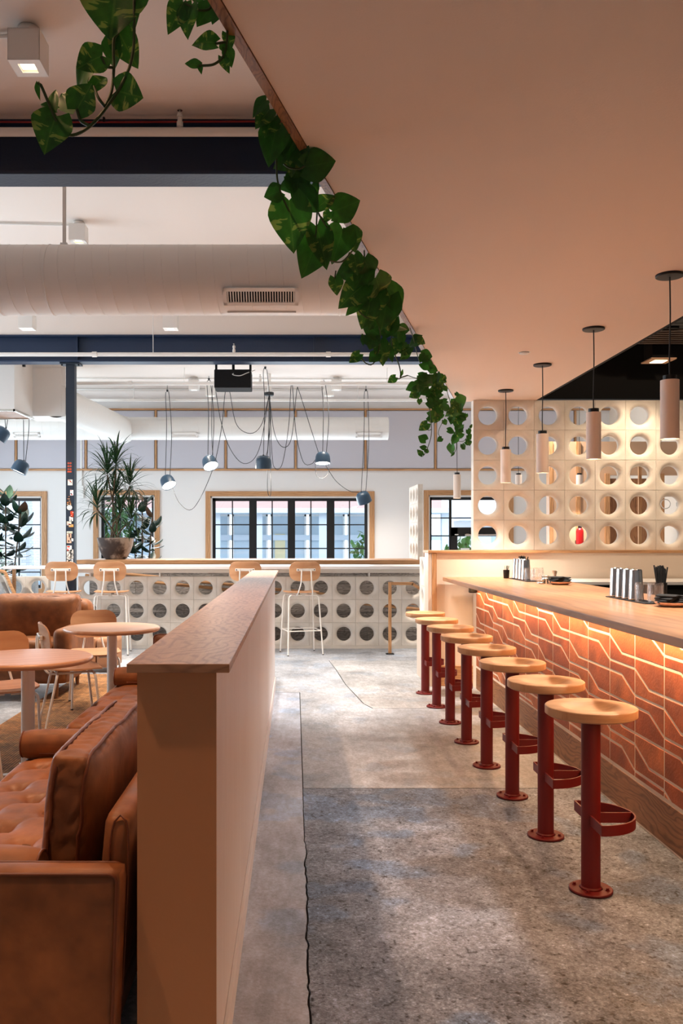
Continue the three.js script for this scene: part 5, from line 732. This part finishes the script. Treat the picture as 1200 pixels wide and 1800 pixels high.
// the vine hanging close to the camera
vine('dark pothos vine dangling free in front of the ceiling light', [
  [[-0.3224, 2.6785, -1.75], [-0.3247, 2.5403, -1.75], [-0.327, 2.4367, -1.75], [-0.3434, 2.3738, -1.74], [-0.3755, 2.3223, -1.74], [-0.4097, 2.2752, -1.73], [-0.4484, 2.257, -1.73], [-0.4735, 2.2797, -1.73], [-0.49, 2.3179, -1.72], [-0.5047, 2.3519, -1.72], [-0.5115, 2.3564, -1.72]],
  [[-0.354, 2.6459, -1.77], [-0.3563, 2.5062, -1.77], [-0.3682, 2.4655, -1.76], [-0.3682, 2.4076, -1.76], [-0.3707, 2.3561, -1.75], [-0.3801, 2.3223, -1.74]], [[-0.4384, 2.3143, -1.74], [-0.4304, 2.2914, -1.74], [-0.4097, 2.2752, -1.73]], [[-0.4064, 2.3653, -1.75], [-0.3949, 2.3372, -1.74], [-0.3823, 2.32, -1.74]], [[-0.3914, 2.4252, -1.75], [-0.3822, 2.4067, -1.75], [-0.3694, 2.4087, -1.76]]],
  [[[-0.3633, 2.5877, -1.77], [-0.3732, 2.4631, -1.74], 1.05], [[-0.3466, 2.6, -1.78], [-0.3505, 2.5193, -1.8], 0.9], [[-0.3633, 2.4945, -1.77], [-0.3292, 2.4293, -1.8], 0.72], [[-0.3724, 2.4794, -1.78], [-0.3861, 2.4317, -1.8], 0.85], [[-0.3891, 2.4275, -1.75], [-0.4371, 2.3935, -1.73], 1.0], [[-0.4145, 2.4099, -1.76], [-0.4637, 2.388, -1.78], 0.95], [[-0.4373, 2.3143, -1.74], [-0.4051, 2.3564, -1.72], 1.1], [[-0.4421, 2.3215, -1.75], [-0.4798, 2.3664, -1.77], 0.9], [[-0.3615, 2.3561, -1.75], [-0.3068, 2.3395, -1.74], 1.25], [[-0.4758, 2.2957, -1.73], [-0.4995, 2.2308, -1.71], 1.1], [[-0.4814, 2.3093, -1.73], [-0.4837, 2.3548, -1.73], 0.55], [[-0.4808, 2.3143, -1.74], [-0.5128, 2.3257, -1.74], 0.6], [[-0.4087, 2.3682, -1.76], [-0.3866, 2.4084, -1.77], 0.75], [[-0.5103, 2.3553, -1.72], [-0.5126, 2.327, -1.72], 0.4]], 0.0032);
vine('pothos sprigs at the top edge beside the soffit lip', [[[-0.2248, 2.9695, -2.34], [-0.2248, 2.8925, -2.34], [-0.2575, 2.8741, -2.33], [-0.2958, 2.8925, -2.33]], [[-0.1832, 2.8582, -2.36], [-0.1894, 2.7806, -2.36], [-0.2164, 2.741, -2.35], [-0.2597, 2.7348, -2.35]], [[-0.1894, 2.8054, -2.36], [-0.2164, 2.7951, -2.35]]],
  [[[-0.3004, 2.8955, -2.33], [-0.3358, 2.8222, -2.32], 0.75], [[-0.2821, 2.8863, -2.33], [-0.2992, 2.813, -2.32], 0.8], [[-0.2248, 2.8894, -2.34], [-0.2637, 2.8403, -2.33], 0.9], [[-0.2494, 2.9171, -2.34], [-0.2894, 2.9387, -2.34], 0.9], [[-0.2164, 2.7966, -2.35], [-0.2771, 2.8063, -2.34], 1.0, [M.leaf[1]]], [[-0.1894, 2.7837, -2.36], [-0.2049, 2.8086, -2.36], 0.8], [[-0.1863, 2.7868, -2.36], [-0.1708, 2.7464, -2.36], 0.8], [[-0.2597, 2.7363, -2.35], [-0.2999, 2.744, -2.35], 0.7], [[-0.2566, 2.7379, -2.35], [-0.2566, 2.7162, -2.35], 0.7], [[-0.1987, 2.7651, -2.36], [-0.1801, 2.7247, -2.36], 0.6, [M.leaf[1]]], [[-0.2089, 2.8923, -2.37], [-0.2267, 2.8613, -2.36], 0.9], [[-0.1879, 2.842, -2.38], [-0.1722, 2.8044, -2.38], 0.9]]);
vine('dark pothos clump over the near beam end', [[[-0.0513, 2.9836, -3], [-0.0642, 2.8687, -3.05], [-0.0653, 2.7695, -3.1], [-0.053, 2.6982, -3.1], [-0.0166, 2.6354, -3.15], [0.0253, 2.5805, -3.2]], [[-0.0653, 2.8205, -3.1], [-0.0265, 2.7838, -3.1], [0.0122, 2.7757, -3.1], [0.0367, 2.7859, -3.1]], [[0.0042, 2.9174, -3.2], [0.0086, 2.7906, -3.25], [0.0586, 2.7461, -3.3], [0.1036, 2.6886, -3.35], [0.1275, 2.6736, -3.4]]],
  [[[-0.0938, 2.8956, -2.85], [-0.1444, 2.8544, -2.85], 0.7], [[-0.0839, 2.8905, -2.9], [-0.1288, 2.8275, -2.88], 0.8, [M.leaf[1]]], [[-0.0768, 2.8735, -2.92], [-0.0992, 2.7989, -2.9], 0.85], [[-0.0627, 2.8714, -2.98], [-0.0893, 2.7406, -2.95], 0.75], [[-0.0522, 2.8927, -3.05], [-0.0401, 2.7984, -3.05], 0.9], [[-0.0263, 2.8623, -3.08], [-0.0564, 2.7888, -3.06], 0.9], [[0.0367, 2.7838, -3.1], [0.1509, 2.8022, -3.1], 0.95, [M.leaf[2]], [0.1, -0.5, 1]], [[-0.053, 2.6961, -3.1], [-0.1074, 2.6678, -3.08], 1.05], [[-0.0592, 2.8257, -3], [-0.0947, 2.802, -3], 1.1], [[-0.0041, 2.8571, -3.15], [-0.0207, 2.7805, -3.15], 0.9], [[0.0168, 2.8121, -3.2], [0.0042, 2.7174, -3.2], 0.95], [[-0.0207, 2.6831, -3.15], [-0.0062, 2.503, -3.12], 0.82, [M.leaf[1]]], [[0.0147, 2.7321, -3.2], [0.0884, 2.6605, -3.2], 0.9, [M.leaf[2]]], [[-0.0168, 2.7911, -3.2], [0.036, 2.7359, -3.22], 0.9], [[0.0912, 2.7157, -3.3], [0.152, 2.7722, -3.3], 0.85], [[0.1499, 2.7173, -3.35], [0.2557, 2.7613, -3.35], 0.95, [M.leaf[0]]], [[0.1371, 2.7211, -3.36], [0.1149, 2.6813, -3.36], 0.9]]);
vine('dark pothos clump in front of the spiral duct', [[[0.085, 2.6825, -3.4], [0.084, 2.6008, -3.45], [0.1313, 2.5806, -3.5], [0.1942, 2.6034, -3.6], [0.2483, 2.6841, -3.7]], [[0.313, 2.7509, -3.9], [0.3211, 2.6263, -4], [0.2904, 2.5478, -4.05], [0.3291, 2.5047, -4.1], [0.3877, 2.5066, -4.15]], [[0.18, 2.6275, -3.8], [0.175, 2.5925, -3.8]]],
  [[[0.0862, 2.6462, -3.45], [0.0495, 2.5053, -3.42], 0.95, [M.leaf[0]]], [[0.0855, 2.6852, -3.42], [0.1275, 2.5259, -3.4], 0.62, [M.leaf[1]]], [[0.1962, 2.7229, -3.55], [0.1621, 2.5963, -3.52], 0.95], [[0.2305, 2.7539, -3.65], [0.2641, 2.6723, -3.65], 1.0], [[0.175, 2.5975, -3.8], [0.19, 2.5275, -3.8], 0.9], [[0.2888, 2.6785, -3.85], [0.2128, 2.643, -3.85], 0.9], [[0.3211, 2.6263, -4], [0.2095, 2.5314, -3.98], 0.85, [M.leaf[1]]], [[0.3091, 2.5717, -4.05], [0.2451, 2.4998, -4.05], 0.6], [[0.4476, 2.6713, -4.2], [0.5195, 2.547, -4.2], 0.85, [M.leaf[0]], [0.4, 0, 1]], [[0.3722, 2.6422, -4.1], [0.3507, 2.4939, -4.1], 1.0], [[0.4587, 2.6299, -4.2], [0.4145, 2.4807, -4.2], 0.95], [[0.313, 2.7124, -3.9], [0.356, 2.6376, -3.95], 1.0], [[0.33, 2.6896, -3.95], [0.2781, 2.5986, -3.95], 0.95], [[0.26, 2.6975, -3.8], [0.28, 2.6175, -3.8], 0.9], [[0.3561, 2.5748, -4.1], [0.3291, 2.4534, -4.1], 0.9], [[0.3737, 2.6579, -4], [0.4316, 2.5748, -4.1], 0.9]]);
vine('pothos strands hanging before the navy beam', [[[0.4111, 2.6282, -4.4], [0.4441, 2.5069, -4.5], [0.437, 2.4288, -4.55], [0.4101, 2.369, -4.55], [0.3712, 2.375, -4.55], [0.3375, 2.4062, -4.5]], [[0.5257, 2.5539, -4.7], [0.5318, 2.4859, -4.7], [0.575, 2.3937, -4.75], [0.5781, 2.3312, -4.75], [0.5531, 2.3344, -4.75]], [[0.5781, 2.3344, -4.75], [0.6253, 2.3563, -4.8]]],
  [[[0.4441, 2.5069, -4.5], [0.3493, 2.578, -4.5], 0.75], [[0.4145, 2.5069, -4.5], [0.3849, 2.4418, -4.5], 1.2, [M.leaf[2]]], [[0.3375, 2.4122, -4.5], [0.2842, 2.3678, -4.5], 0.8], [[0.437, 2.4229, -4.55], [0.3891, 2.381, -4.55], 1.0], [[0.4782, 2.4699, -4.6], [0.4903, 2.3972, -4.6], 0.6, [M.leaf[1]]], [[0.5078, 2.4748, -4.65], [0.5262, 2.4014, -4.65], 0.55], [[0.5628, 2.5106, -4.7], [0.5442, 2.4549, -4.7], 0.9, [M.leaf[1]]], [[0.4678, 2.6076, -4.5], [0.5448, 2.5426, -4.55], 0.85], [[0.5149, 2.6085, -4.55], [0.467, 2.5007, -4.55], 0.8], [[0.5751, 2.5693, -4.7], [0.5813, 2.4859, -4.7], 0.6], [[0.3612, 2.4655, -4.5], [0.3493, 2.5247, -4.5], 0.5], [[0.5531, 2.3375, -4.75], [0.5125, 2.3094, -4.75], 0.9, [M.leaf[1]]], [[0.5813, 2.3469, -4.75], [0.5969, 2.3844, -4.75], 0.4], [[0.449, 2.4887, -4.55], [0.473, 2.369, -4.55], 0.7], [[0.5205, 2.5758, -4.6], [0.5999, 2.6466, -4.7], 0.8], [[0.4111, 2.5703, -4.4], [0.3821, 2.5124, -4.4], 0.8]]);
// bright leaves near the windows, by the handful along the lip
function clump(label, n, path, spread, size, stems, extra = [], mats = M.leaf) {
  const leaves = []; for (let i = 0; i < n; i++) { const t = (i / n) * (path.length - 1), k = Math.min(path.length - 2, Math.floor(t)), f = t - k, a = path[k], b = path[k + 1]; const p = [mix(a[0], b[0], f) + rnd(-spread, spread), mix(a[1], b[1], f) + rnd(-spread, spread * 0.8), mix(a[2], b[2], f) + rnd(-spread, spread)]; const s = size * rnd(0.65, 1.15), q = rnd(-1.5, 1.5), d = [Math.sin(q) * s, -Math.abs(Math.cos(q)) * s * rnd(0.5, 1), rnd(-0.3, 0.3) * s]; leaves.push([p, [p[0] + d[0], p[1] + d[1], p[2] + d[2]], rnd(0.75, 1.1), mats, [rnd(-0.7, 0.5), rnd(-0.5, 0.5), 1]]); }
  vine(label, stems, [...leaves, ...extra], 0.003);
}
clump('bright pothos leaves crowding the lip past the navy beam', 20, [[0.7425, 2.7888, -5.7], [0.8566, 2.6618, -6], [0.9853, 2.5742, -6.4]], 0.07, 0.085, [[[0.7763, 2.7888, -5.7], [0.8566, 2.7013, -6], [0.911, 2.6419, -6.1]], [[0.9463, 2.6411, -6.2], [0.8709, 2.5817, -6.1], [0.7816, 2.5829, -6]]]);
clump('bright pothos strand with a long bare trailing tip', 30, [[0.9684, 2.6795, -6.4], [1.0007, 2.549, -6.5], [1.0508, 2.4357, -6.6]], 0.1, 0.085, [[[0.9979, 2.7005, -6.4], [0.9836, 2.549, -6.5], [1.0135, 2.4207, -6.5], [1.0263, 2.2497, -6.5], [1.0007, 2.1428, -6.5], [0.9664, 2.0743, -6.5], [0.9408, 2.0872, -6.5]], [[1.0263, 2.2711, -6.5], [1.0007, 2.2668, -6.5], [0.9921, 2.301, -6.5]]],
  [[[0.9964, 2.3181, -6.5], [0.9365, 2.2625, -6.5], 0.9, M.leaf], [[0.9836, 2.1898, -6.5], [0.928, 2.224, -6.5], 1.1, M.leaf], [[0.9836, 2.1299, -6.5], [0.9365, 2.1428, -6.5], 0.8, M.leaf], [[0.9836, 2.1, -6.5], [1.0007, 2.1299, -6.5], 1.1, M.leaf], [[0.9579, 2.0786, -6.5], [0.9194, 2.1214, -6.5], 0.7, M.leaf], [[1.1893, 2.662, -6.9], [1.2166, 2.6257, -6.9], 0.9, M.leaf], [[1.1893, 2.7165, -6.9], [1.203, 2.7664, -6.9], 0.6, M.leaf], [[1.1196, 2.6622, -6.7], [1.0667, 2.5916, -6.7], 1.1, M.leaf]]);
clump('dark and pale pothos tips by the corner of the block screen', 40, [[1.3026, 2.6688, -7.5], [1.4397, 2.5778, -7.9], [1.5347, 2.3932, -8.1]], 0.12, 0.09, [[[1.34, 2.735, -7.6], [1.4737, 2.5395, -8], [1.5134, 2.3133, -8.1], [1.4868, 2.2493, -8.1]], [[1.5028, 2.3666, -8.1], [1.5827, 2.3666, -8.1], [1.6307, 2.4465, -8.1], [1.652, 2.5105, -8.1]], [[1.3513, 2.5259, -7.9], [1.3097, 2.4219, -7.9], [1.3357, 2.3699, -7.9]]],
  [[[1.5454, 2.6064, -8.1], [1.5934, 2.617, -8.1], 1.2, M.leaf], [[1.62, 2.4199, -8.1], [1.6573, 2.3826, -8.1], 1.1, M.leaf], [[1.5987, 2.3613, -8.1], [1.6573, 2.3399, -8.1], 1, M.leaf], [[1.4868, 2.26, -8.1], [1.4655, 2.2174, -8.1], 0.6, M.leaf], [[1.3409, 2.3699, -7.9], [1.2993, 2.3388, -7.9], 1, M.leaf], [[1.6413, 2.4891, -8.1], [1.6626, 2.5264, -8.1], 0.6, M.leaf], [[1.4471, 2.7175, -7.8], [1.528, 2.6194, -7.9], 1, M.leaf], [[1.5667, 2.3133, -8.1], [1.5987, 2.2866, -8.1], 1, M.leaf]], M.leaf);
clump('dense dark pothos hugging the lip between the beams', 13, [[0.2947, 2.7053, -4], [0.4255, 2.6861, -4.4], [0.5987, 2.6901, -5], [0.7034, 2.6828, -5.4]], 0.06, 0.09, [[[0.3053, 2.7053, -4], [0.4441, 2.6845, -4.5], [0.6308, 2.6646, -5.1]]], [], M.leaf);
clump('dense dark pothos hugging the lip above the duct', 9, [[-0.0434, 2.8947, -3], [0.0041, 2.8737, -3.15], [0.0595, 2.8098, -3.35]], 0.04, 0.085, [[[-0.0434, 2.8947, -3], [0.0041, 2.8634, -3.15], [0.0595, 2.7988, -3.35]]], [], M.leaf);
// ---------------------------------------------------------------- the street outside
solo('street_ground', uvm(span(-30, 30, -0.7, -0.5, -16.9, -45)), M.asphalt, 'pale street and pavement outside the windows', 'street');
{
  const z = -27, b = thing('brick_building', 'brick shop building with a pale canopy across the street', 'building', [0, -0.15, z]);
  part('wall', uvm(join(span(-10, 4.6, 2.45, 9, -0.1, -0.5), span(-10, -6.4, 0, 2.45, -0.1, -0.5))), M.brick[0], b);
  part('plinth', span(-10, 4.6, -0.35, 0, 1.6, -0.5), M.outConcrete, b); part('canopy', uvm(span(-8, 4.6, 2.36, 2.5, 1.6, -0.1)), M.outConcrete, b); part('shop_beam', span(-8, 4.6, 1.55, 1.72, 0.1, -0.1), M.outConcrete, b);
  for (const x of [-7.9, -5.2, -2.35, -1.1, 0.85, 2.6, 4.5]) part('column', span(x - 0.13, x + 0.13, 0, 2.36, 1.3, 1.04), M.outConcrete, b);
  for (let i = 0; i < 9; i++) { const x = -6.2 + i * 1.2; const f = part('shop_window', join(span(x - 0.56, x + 0.56, 2.3, 2.36, 0.02, -0.06), span(x - 0.56, x - 0.5, 0.4, 2.36, 0.02, -0.06), span(x + 0.5, x + 0.56, 0.4, 2.36, 0.02, -0.06)), M.white, b); part('pane', span(x - 0.5, x + 0.5, 0.4, 2.3, -0.02, -0.04), M.shopGlass, f); }
  part('shop_display', span(-0.62, -0.3, 0.5, 1.75, 0.06, -0.015), M.yellow, b); part('pier', uvm(span(-3.8, -3.4, 0, 2.36, 0.2, -0.1), 'y'), M.brick[1], b); part('base_wall', span(-6.4, 4.6, 0, 0.4, 0, -0.1), M.outConcrete, b);
}
{
  const b = thing('pale_brick_building', 'pale brick side wall seen through the left window', 'building', [-9.5, -0.15, -22.5]); part('wall', span(-4, 3.3, 0, 3.2, 0, -0.4), M.outConcrete, b); part('plinth', span(-4, 3.3, -0.35, 0, 0.02, -0.4), M.outConcrete, b); part('band', uvm(span(-4, 3.3, 2.8, 3.4, 0.03, -0.4)), M.brick[1], b);
  const gb = rspan(-0.112, 0.112, 0.002, 0.066, 0, 0.012, 0.003); for (let j = 4; j < 40; j++) for (let i = 0; i < 8; i++) { const m = part('brick', gb, M.brickPale[(i * 7 + j * 3) % 3], b); m.position.set(1.35 + i * 0.235 + (j % 2) * 0.117, j * 0.07, 0); }
  part('window', join(span(0.6, 1.1, 0.9, 0.98, 0.03, 0), span(0.6, 1.1, 2.3, 2.38, 0.03, 0), span(0.6, 0.66, 0.9, 2.38, 0.03, 0), span(1.04, 1.1, 0.9, 2.38, 0.03, 0)), M.white, b);
}
{ const b = thing('white_building', 'bright pale building beyond the street corner', 'building', [9.5, -0.15, -30]); part('wall', span(-4, 9, 0, 3.4, 0, -1), M.white, b); part('plinth', span(-4, 9, -0.35, 0, 2.1, -1), M.outConcrete, b); part('awning', span(-4, 3, 2.2, 2.34, 1.4, 0), M.outConcrete, b); for (let i = 0; i < 6; i++) { const f = part('window', span(-3.4 + i * 1.5, -2.4 + i * 1.5, 0.6, 2.0, 0.03, 0), M.shopGlass, b); part('poster', span(-3.2 + i * 1.5, -2.7 + i * 1.5, 0.9, 1.7, 0.05, 0.035), [M.white, M.outConcrete, M.brick[1]][i % 3], f); } part('pole', rod([-3.6, 0, 2], [-3.6, 3.6, 2], 0.07, 12), M.shopGlass, b); }
function tree(label, x, z, h, r, n) { const t = thing('street_tree', label, 'tree', [x, -0.5, z]); part('trunk', tube([[0, 0, 0], [0.03, h * 0.4, 0], [0, h * 0.8, 0]], 0.06, 12, 8), M.stemBrown, t); const L = []; for (let i = 0; i < n; i++) { const a = rnd(6.28), q = rnd(-1, 1), rr = r * Math.cbrt(rnd()), g = gOval.clone(); g.scale(0.22, 0.2, 0.2); g.rotateX(rnd(6)); g.rotateY(rnd(6)); L.push(g.translate(Math.cos(a) * rr * Math.sqrt(1 - q * q), h * 0.8 + q * rr, Math.sin(a) * rr * Math.sqrt(1 - q * q))); } const c = part('crown', join(...L), M.leaf[0], t); c.userData.kind = 'stuff'; }
tree('small street tree seen behind the dracaena window', -4.3, -19.6, 2.6, 0.75, 420); tree('street tree at the corner beyond the centre window', 2.2, -24.4, 2.0, 0.6, 260); tree('street tree showing through the entrance glass', 4.1, -21.2, 1.8, 0.55, 260); tree('low bush outside the left window', -6.9, -19.5, 1.4, 0.6, 260);
// two people sitting outside the left window
function person(label, pos, turn, shirt, hairMat, cap) {
  const bones = [[[0, 0.5, 0], [0, 0.74, -0.02], 0.15, 0.15], [[0, 0.74, -0.02], [0, 0.98, 0], 0.15, 0.14], [[-0.17, 0.98, 0], [0.17, 0.98, 0], 0.075, 0.075], [[0, 1.0, 0], [0, 1.1, 0.02], 0.058, 0.055]];
  for (const k of [-1, 1]) bones.push([[k * 0.19, 0.96, 0], [k * 0.24, 0.7, 0.06], 0.058, 0.046], [[k * 0.24, 0.7, 0.06], [k * 0.12, 0.66, 0.28], 0.046, 0.034], [[k * 0.1, 0.5, 0], [k * 0.12, 0.5, 0.42], 0.095, 0.068], [[k * 0.12, 0.5, 0.42], [k * 0.12, 0.1, 0.4], 0.064, 0.045], [[k * 0.12, 0.08, 0.4], [k * 0.12, 0.05, 0.54], 0.045, 0.036]);
  const hand = []; for (const k of [-1, 1]) { hand.push([[k * 0.11, 0.66, 0.29], [k * 0.08, 0.655, 0.35], 0.034, 0.032]); for (let f = 0; f < 4; f++) hand.push([[k * (0.1 - f * 0.017), 0.66, 0.36], [k * (0.085 - f * 0.017), 0.642, 0.41 + (f === 1 ? 0.012 : 0)], 0.0095, 0.008]); hand.push([[k * 0.07, 0.66, 0.31], [k * 0.045, 0.65, 0.35], 0.0105, 0.009]); }
  const cap1 = (p, [a, b, r0, r1]) => { const ax = p[0] - a[0], ay = p[1] - a[1], az = p[2] - a[2], bx = b[0] - a[0], by = b[1] - a[1], bz = b[2] - a[2], t = clamp((ax * bx + ay * by + az * bz) / (bx * bx + by * by + bz * bz), 0, 1); return Math.hypot(ax - bx * t, ay - by * t, az - bz * t) - mix(r0, r1, t); };
  const smin = (a, b, k) => { const h = clamp(0.5 + 0.5 * (b - a) / k, 0, 1); return mix(b, a, h) - k * h * (1 - h); };
  const march = (fn, c, half, res) => { const mc = new MarchingCubes(res, M.white, false, false, 60000); mc.isolation = 0; const s = res; for (let z = 0; z < s; z++) for (let y = 0; y < s; y++) for (let x = 0; x < s; x++) { const q = (i) => (i - s / 2) / (s / 2) * half; mc.field[x + y * s + z * s * s] = -fn([c[0] + q(x), c[1] + q(y), c[2] + q(z)]); } mc.update(); const n = mc.count ?? mc.geometry.drawRange.count, g = new THREE.BufferGeometry(), P = new Float32Array(mc.positionArray.slice(0, n * 3)); for (let i = 0; i < n; i++) { P[i * 3] = c[0] + P[i * 3] * half; P[i * 3 + 1] = c[1] + P[i * 3 + 1] * half; P[i * 3 + 2] = c[2] + P[i * 3 + 2] * half; } g.setAttribute('position', new THREE.BufferAttribute(P, 3)); const o = mergeVertices(g, 1e-4); o.computeVertexNormals(); return flat(o); };
  const body = (p) => { let d = 9; for (const b of bones) d = smin(d, cap1(p, b), 0.035); return d; };
  const head = (p) => { const q = [p[0], p[1] - 1.2, p[2] - 0.03]; let d = Math.hypot(q[0] / 0.078, q[1] / 0.115, q[2] / 0.095) * 0.09 - 0.09; d = smin(d, Math.hypot(q[0] / 0.055, (q[1] + 0.075) / 0.05, (q[2] - 0.03) / 0.06) * 0.055 - 0.055, 0.03); d = smin(d, cap1(q, [[0, 0.01, 0.09], [0, -0.025, 0.112], 0.01, 0.014]), 0.012); for (const k of [-1, 1]) { d = smin(d, Math.hypot((q[0] - k * 0.08) / 0.012, q[1] / 0.03, (q[2] + 0.005) / 0.02) * 0.015 - 0.015, 0.008); d = Math.max(d, -(Math.hypot(q[0] - k * 0.032, q[1] - 0.012, q[2] - 0.1) - 0.013)); } d = Math.max(d, -(Math.hypot(q[0] / 0.026, (q[1] + 0.055) / 0.004, (q[2] - 0.095) / 0.02) * 0.01 - 0.01)); return smin(d, cap1(p, [[0, 1.0, 0], [0, 1.12, 0.02], 0.056, 0.052]), 0.02); };
  const handF = (p) => { let d = 9; for (const b of hand) d = smin(d, cap1(p, b), 0.006); return d; };
  const g = thing('person', label, 'person', pos, turn), skin = std({ color: C(214, 160, 136), roughness: 0.6 });
  part('body', join(march(head, [0, 1.18, 0.03], 0.2, 56), march(handF, [0, 0.66, 0.34], 0.17, 60), march((p) => body(p) + 0.006, [0, 0.56, 0.16], 0.62, 64)), skin, g);
  part('shirt', march((p) => Math.max(body(p) - 0.006, 0.52 - p[1], Math.abs(p[0]) < 0.06 && p[1] > 1.03 ? 0.01 : -1, p[2] - 0.2), [0, 0.76, 0.05], 0.42, 56), shirt, g); part('trousers', march((p) => Math.max(body(p) - 0.006, p[1] - 0.58, 0.1 - p[1]), [0, 0.34, 0.2], 0.45, 52), M.lampBlue, g);
  part(cap ? 'cap' : 'hair', cap ? join(at(new THREE.SphereGeometry(0.1, 24, 12, 0, 6.3, 0, 1.6).scale(0.9, 1, 1.05), 0, 1.225, 0.02), box(0.13, 0.008, 0.09, 0, 1.24, 0.14)) : at(new THREE.SphereGeometry(0.098, 24, 14, 0, 6.3, 0, 1.5).scale(0.9, 1.05, 1.02), 0, 1.225, 0.008), hairMat, g);
  if (!cap) { part('glasses', join(new THREE.TorusGeometry(0.022, 0.003, 6, 20).translate(-0.034, 1.21, 0.13), new THREE.TorusGeometry(0.022, 0.003, 6, 20).translate(0.034, 1.21, 0.13), box(0.024, 0.004, 0.004, 0, 1.213, 0.132)), M.rubber, g); part('beard', at(new THREE.SphereGeometry(0.062, 20, 12, 0, 6.3, 1.4, 1.74).scale(1, 1, 0.8), 0, 1.145, 0.06), hairMat, g); }
  return g;
}
{
  const bench = thing('bench', 'wooden bench outside the left window under the two people', 'bench', [-5.75, -0.5, -18.1]); part('seat', uvm(rspan(-1.0, 1.0, 0.36, 0.41, 0.2, -0.2, 0.005), 'x'), M.oak, bench); for (const x of [-0.8, 0.8]) part('leg', span(x - 0.03, x + 0.03, 0, 0.36, 0.18, -0.18), M.steelBlack, bench);
  person('person in glasses with a beard sitting outside the window', [-5.92, -0.5, -18.1], 0.1, M.outConcrete, M.stemBrown, false); person('person in a blue cap and pale blue shirt sitting outside', [-5.25, -0.5, -18.1], 0.7, std({ color: C(170, 200, 226), roughness: 0.8 }), std({ color: C(28, 52, 110), roughness: 0.7 }), true);
}
renderer.render(scene, camera);
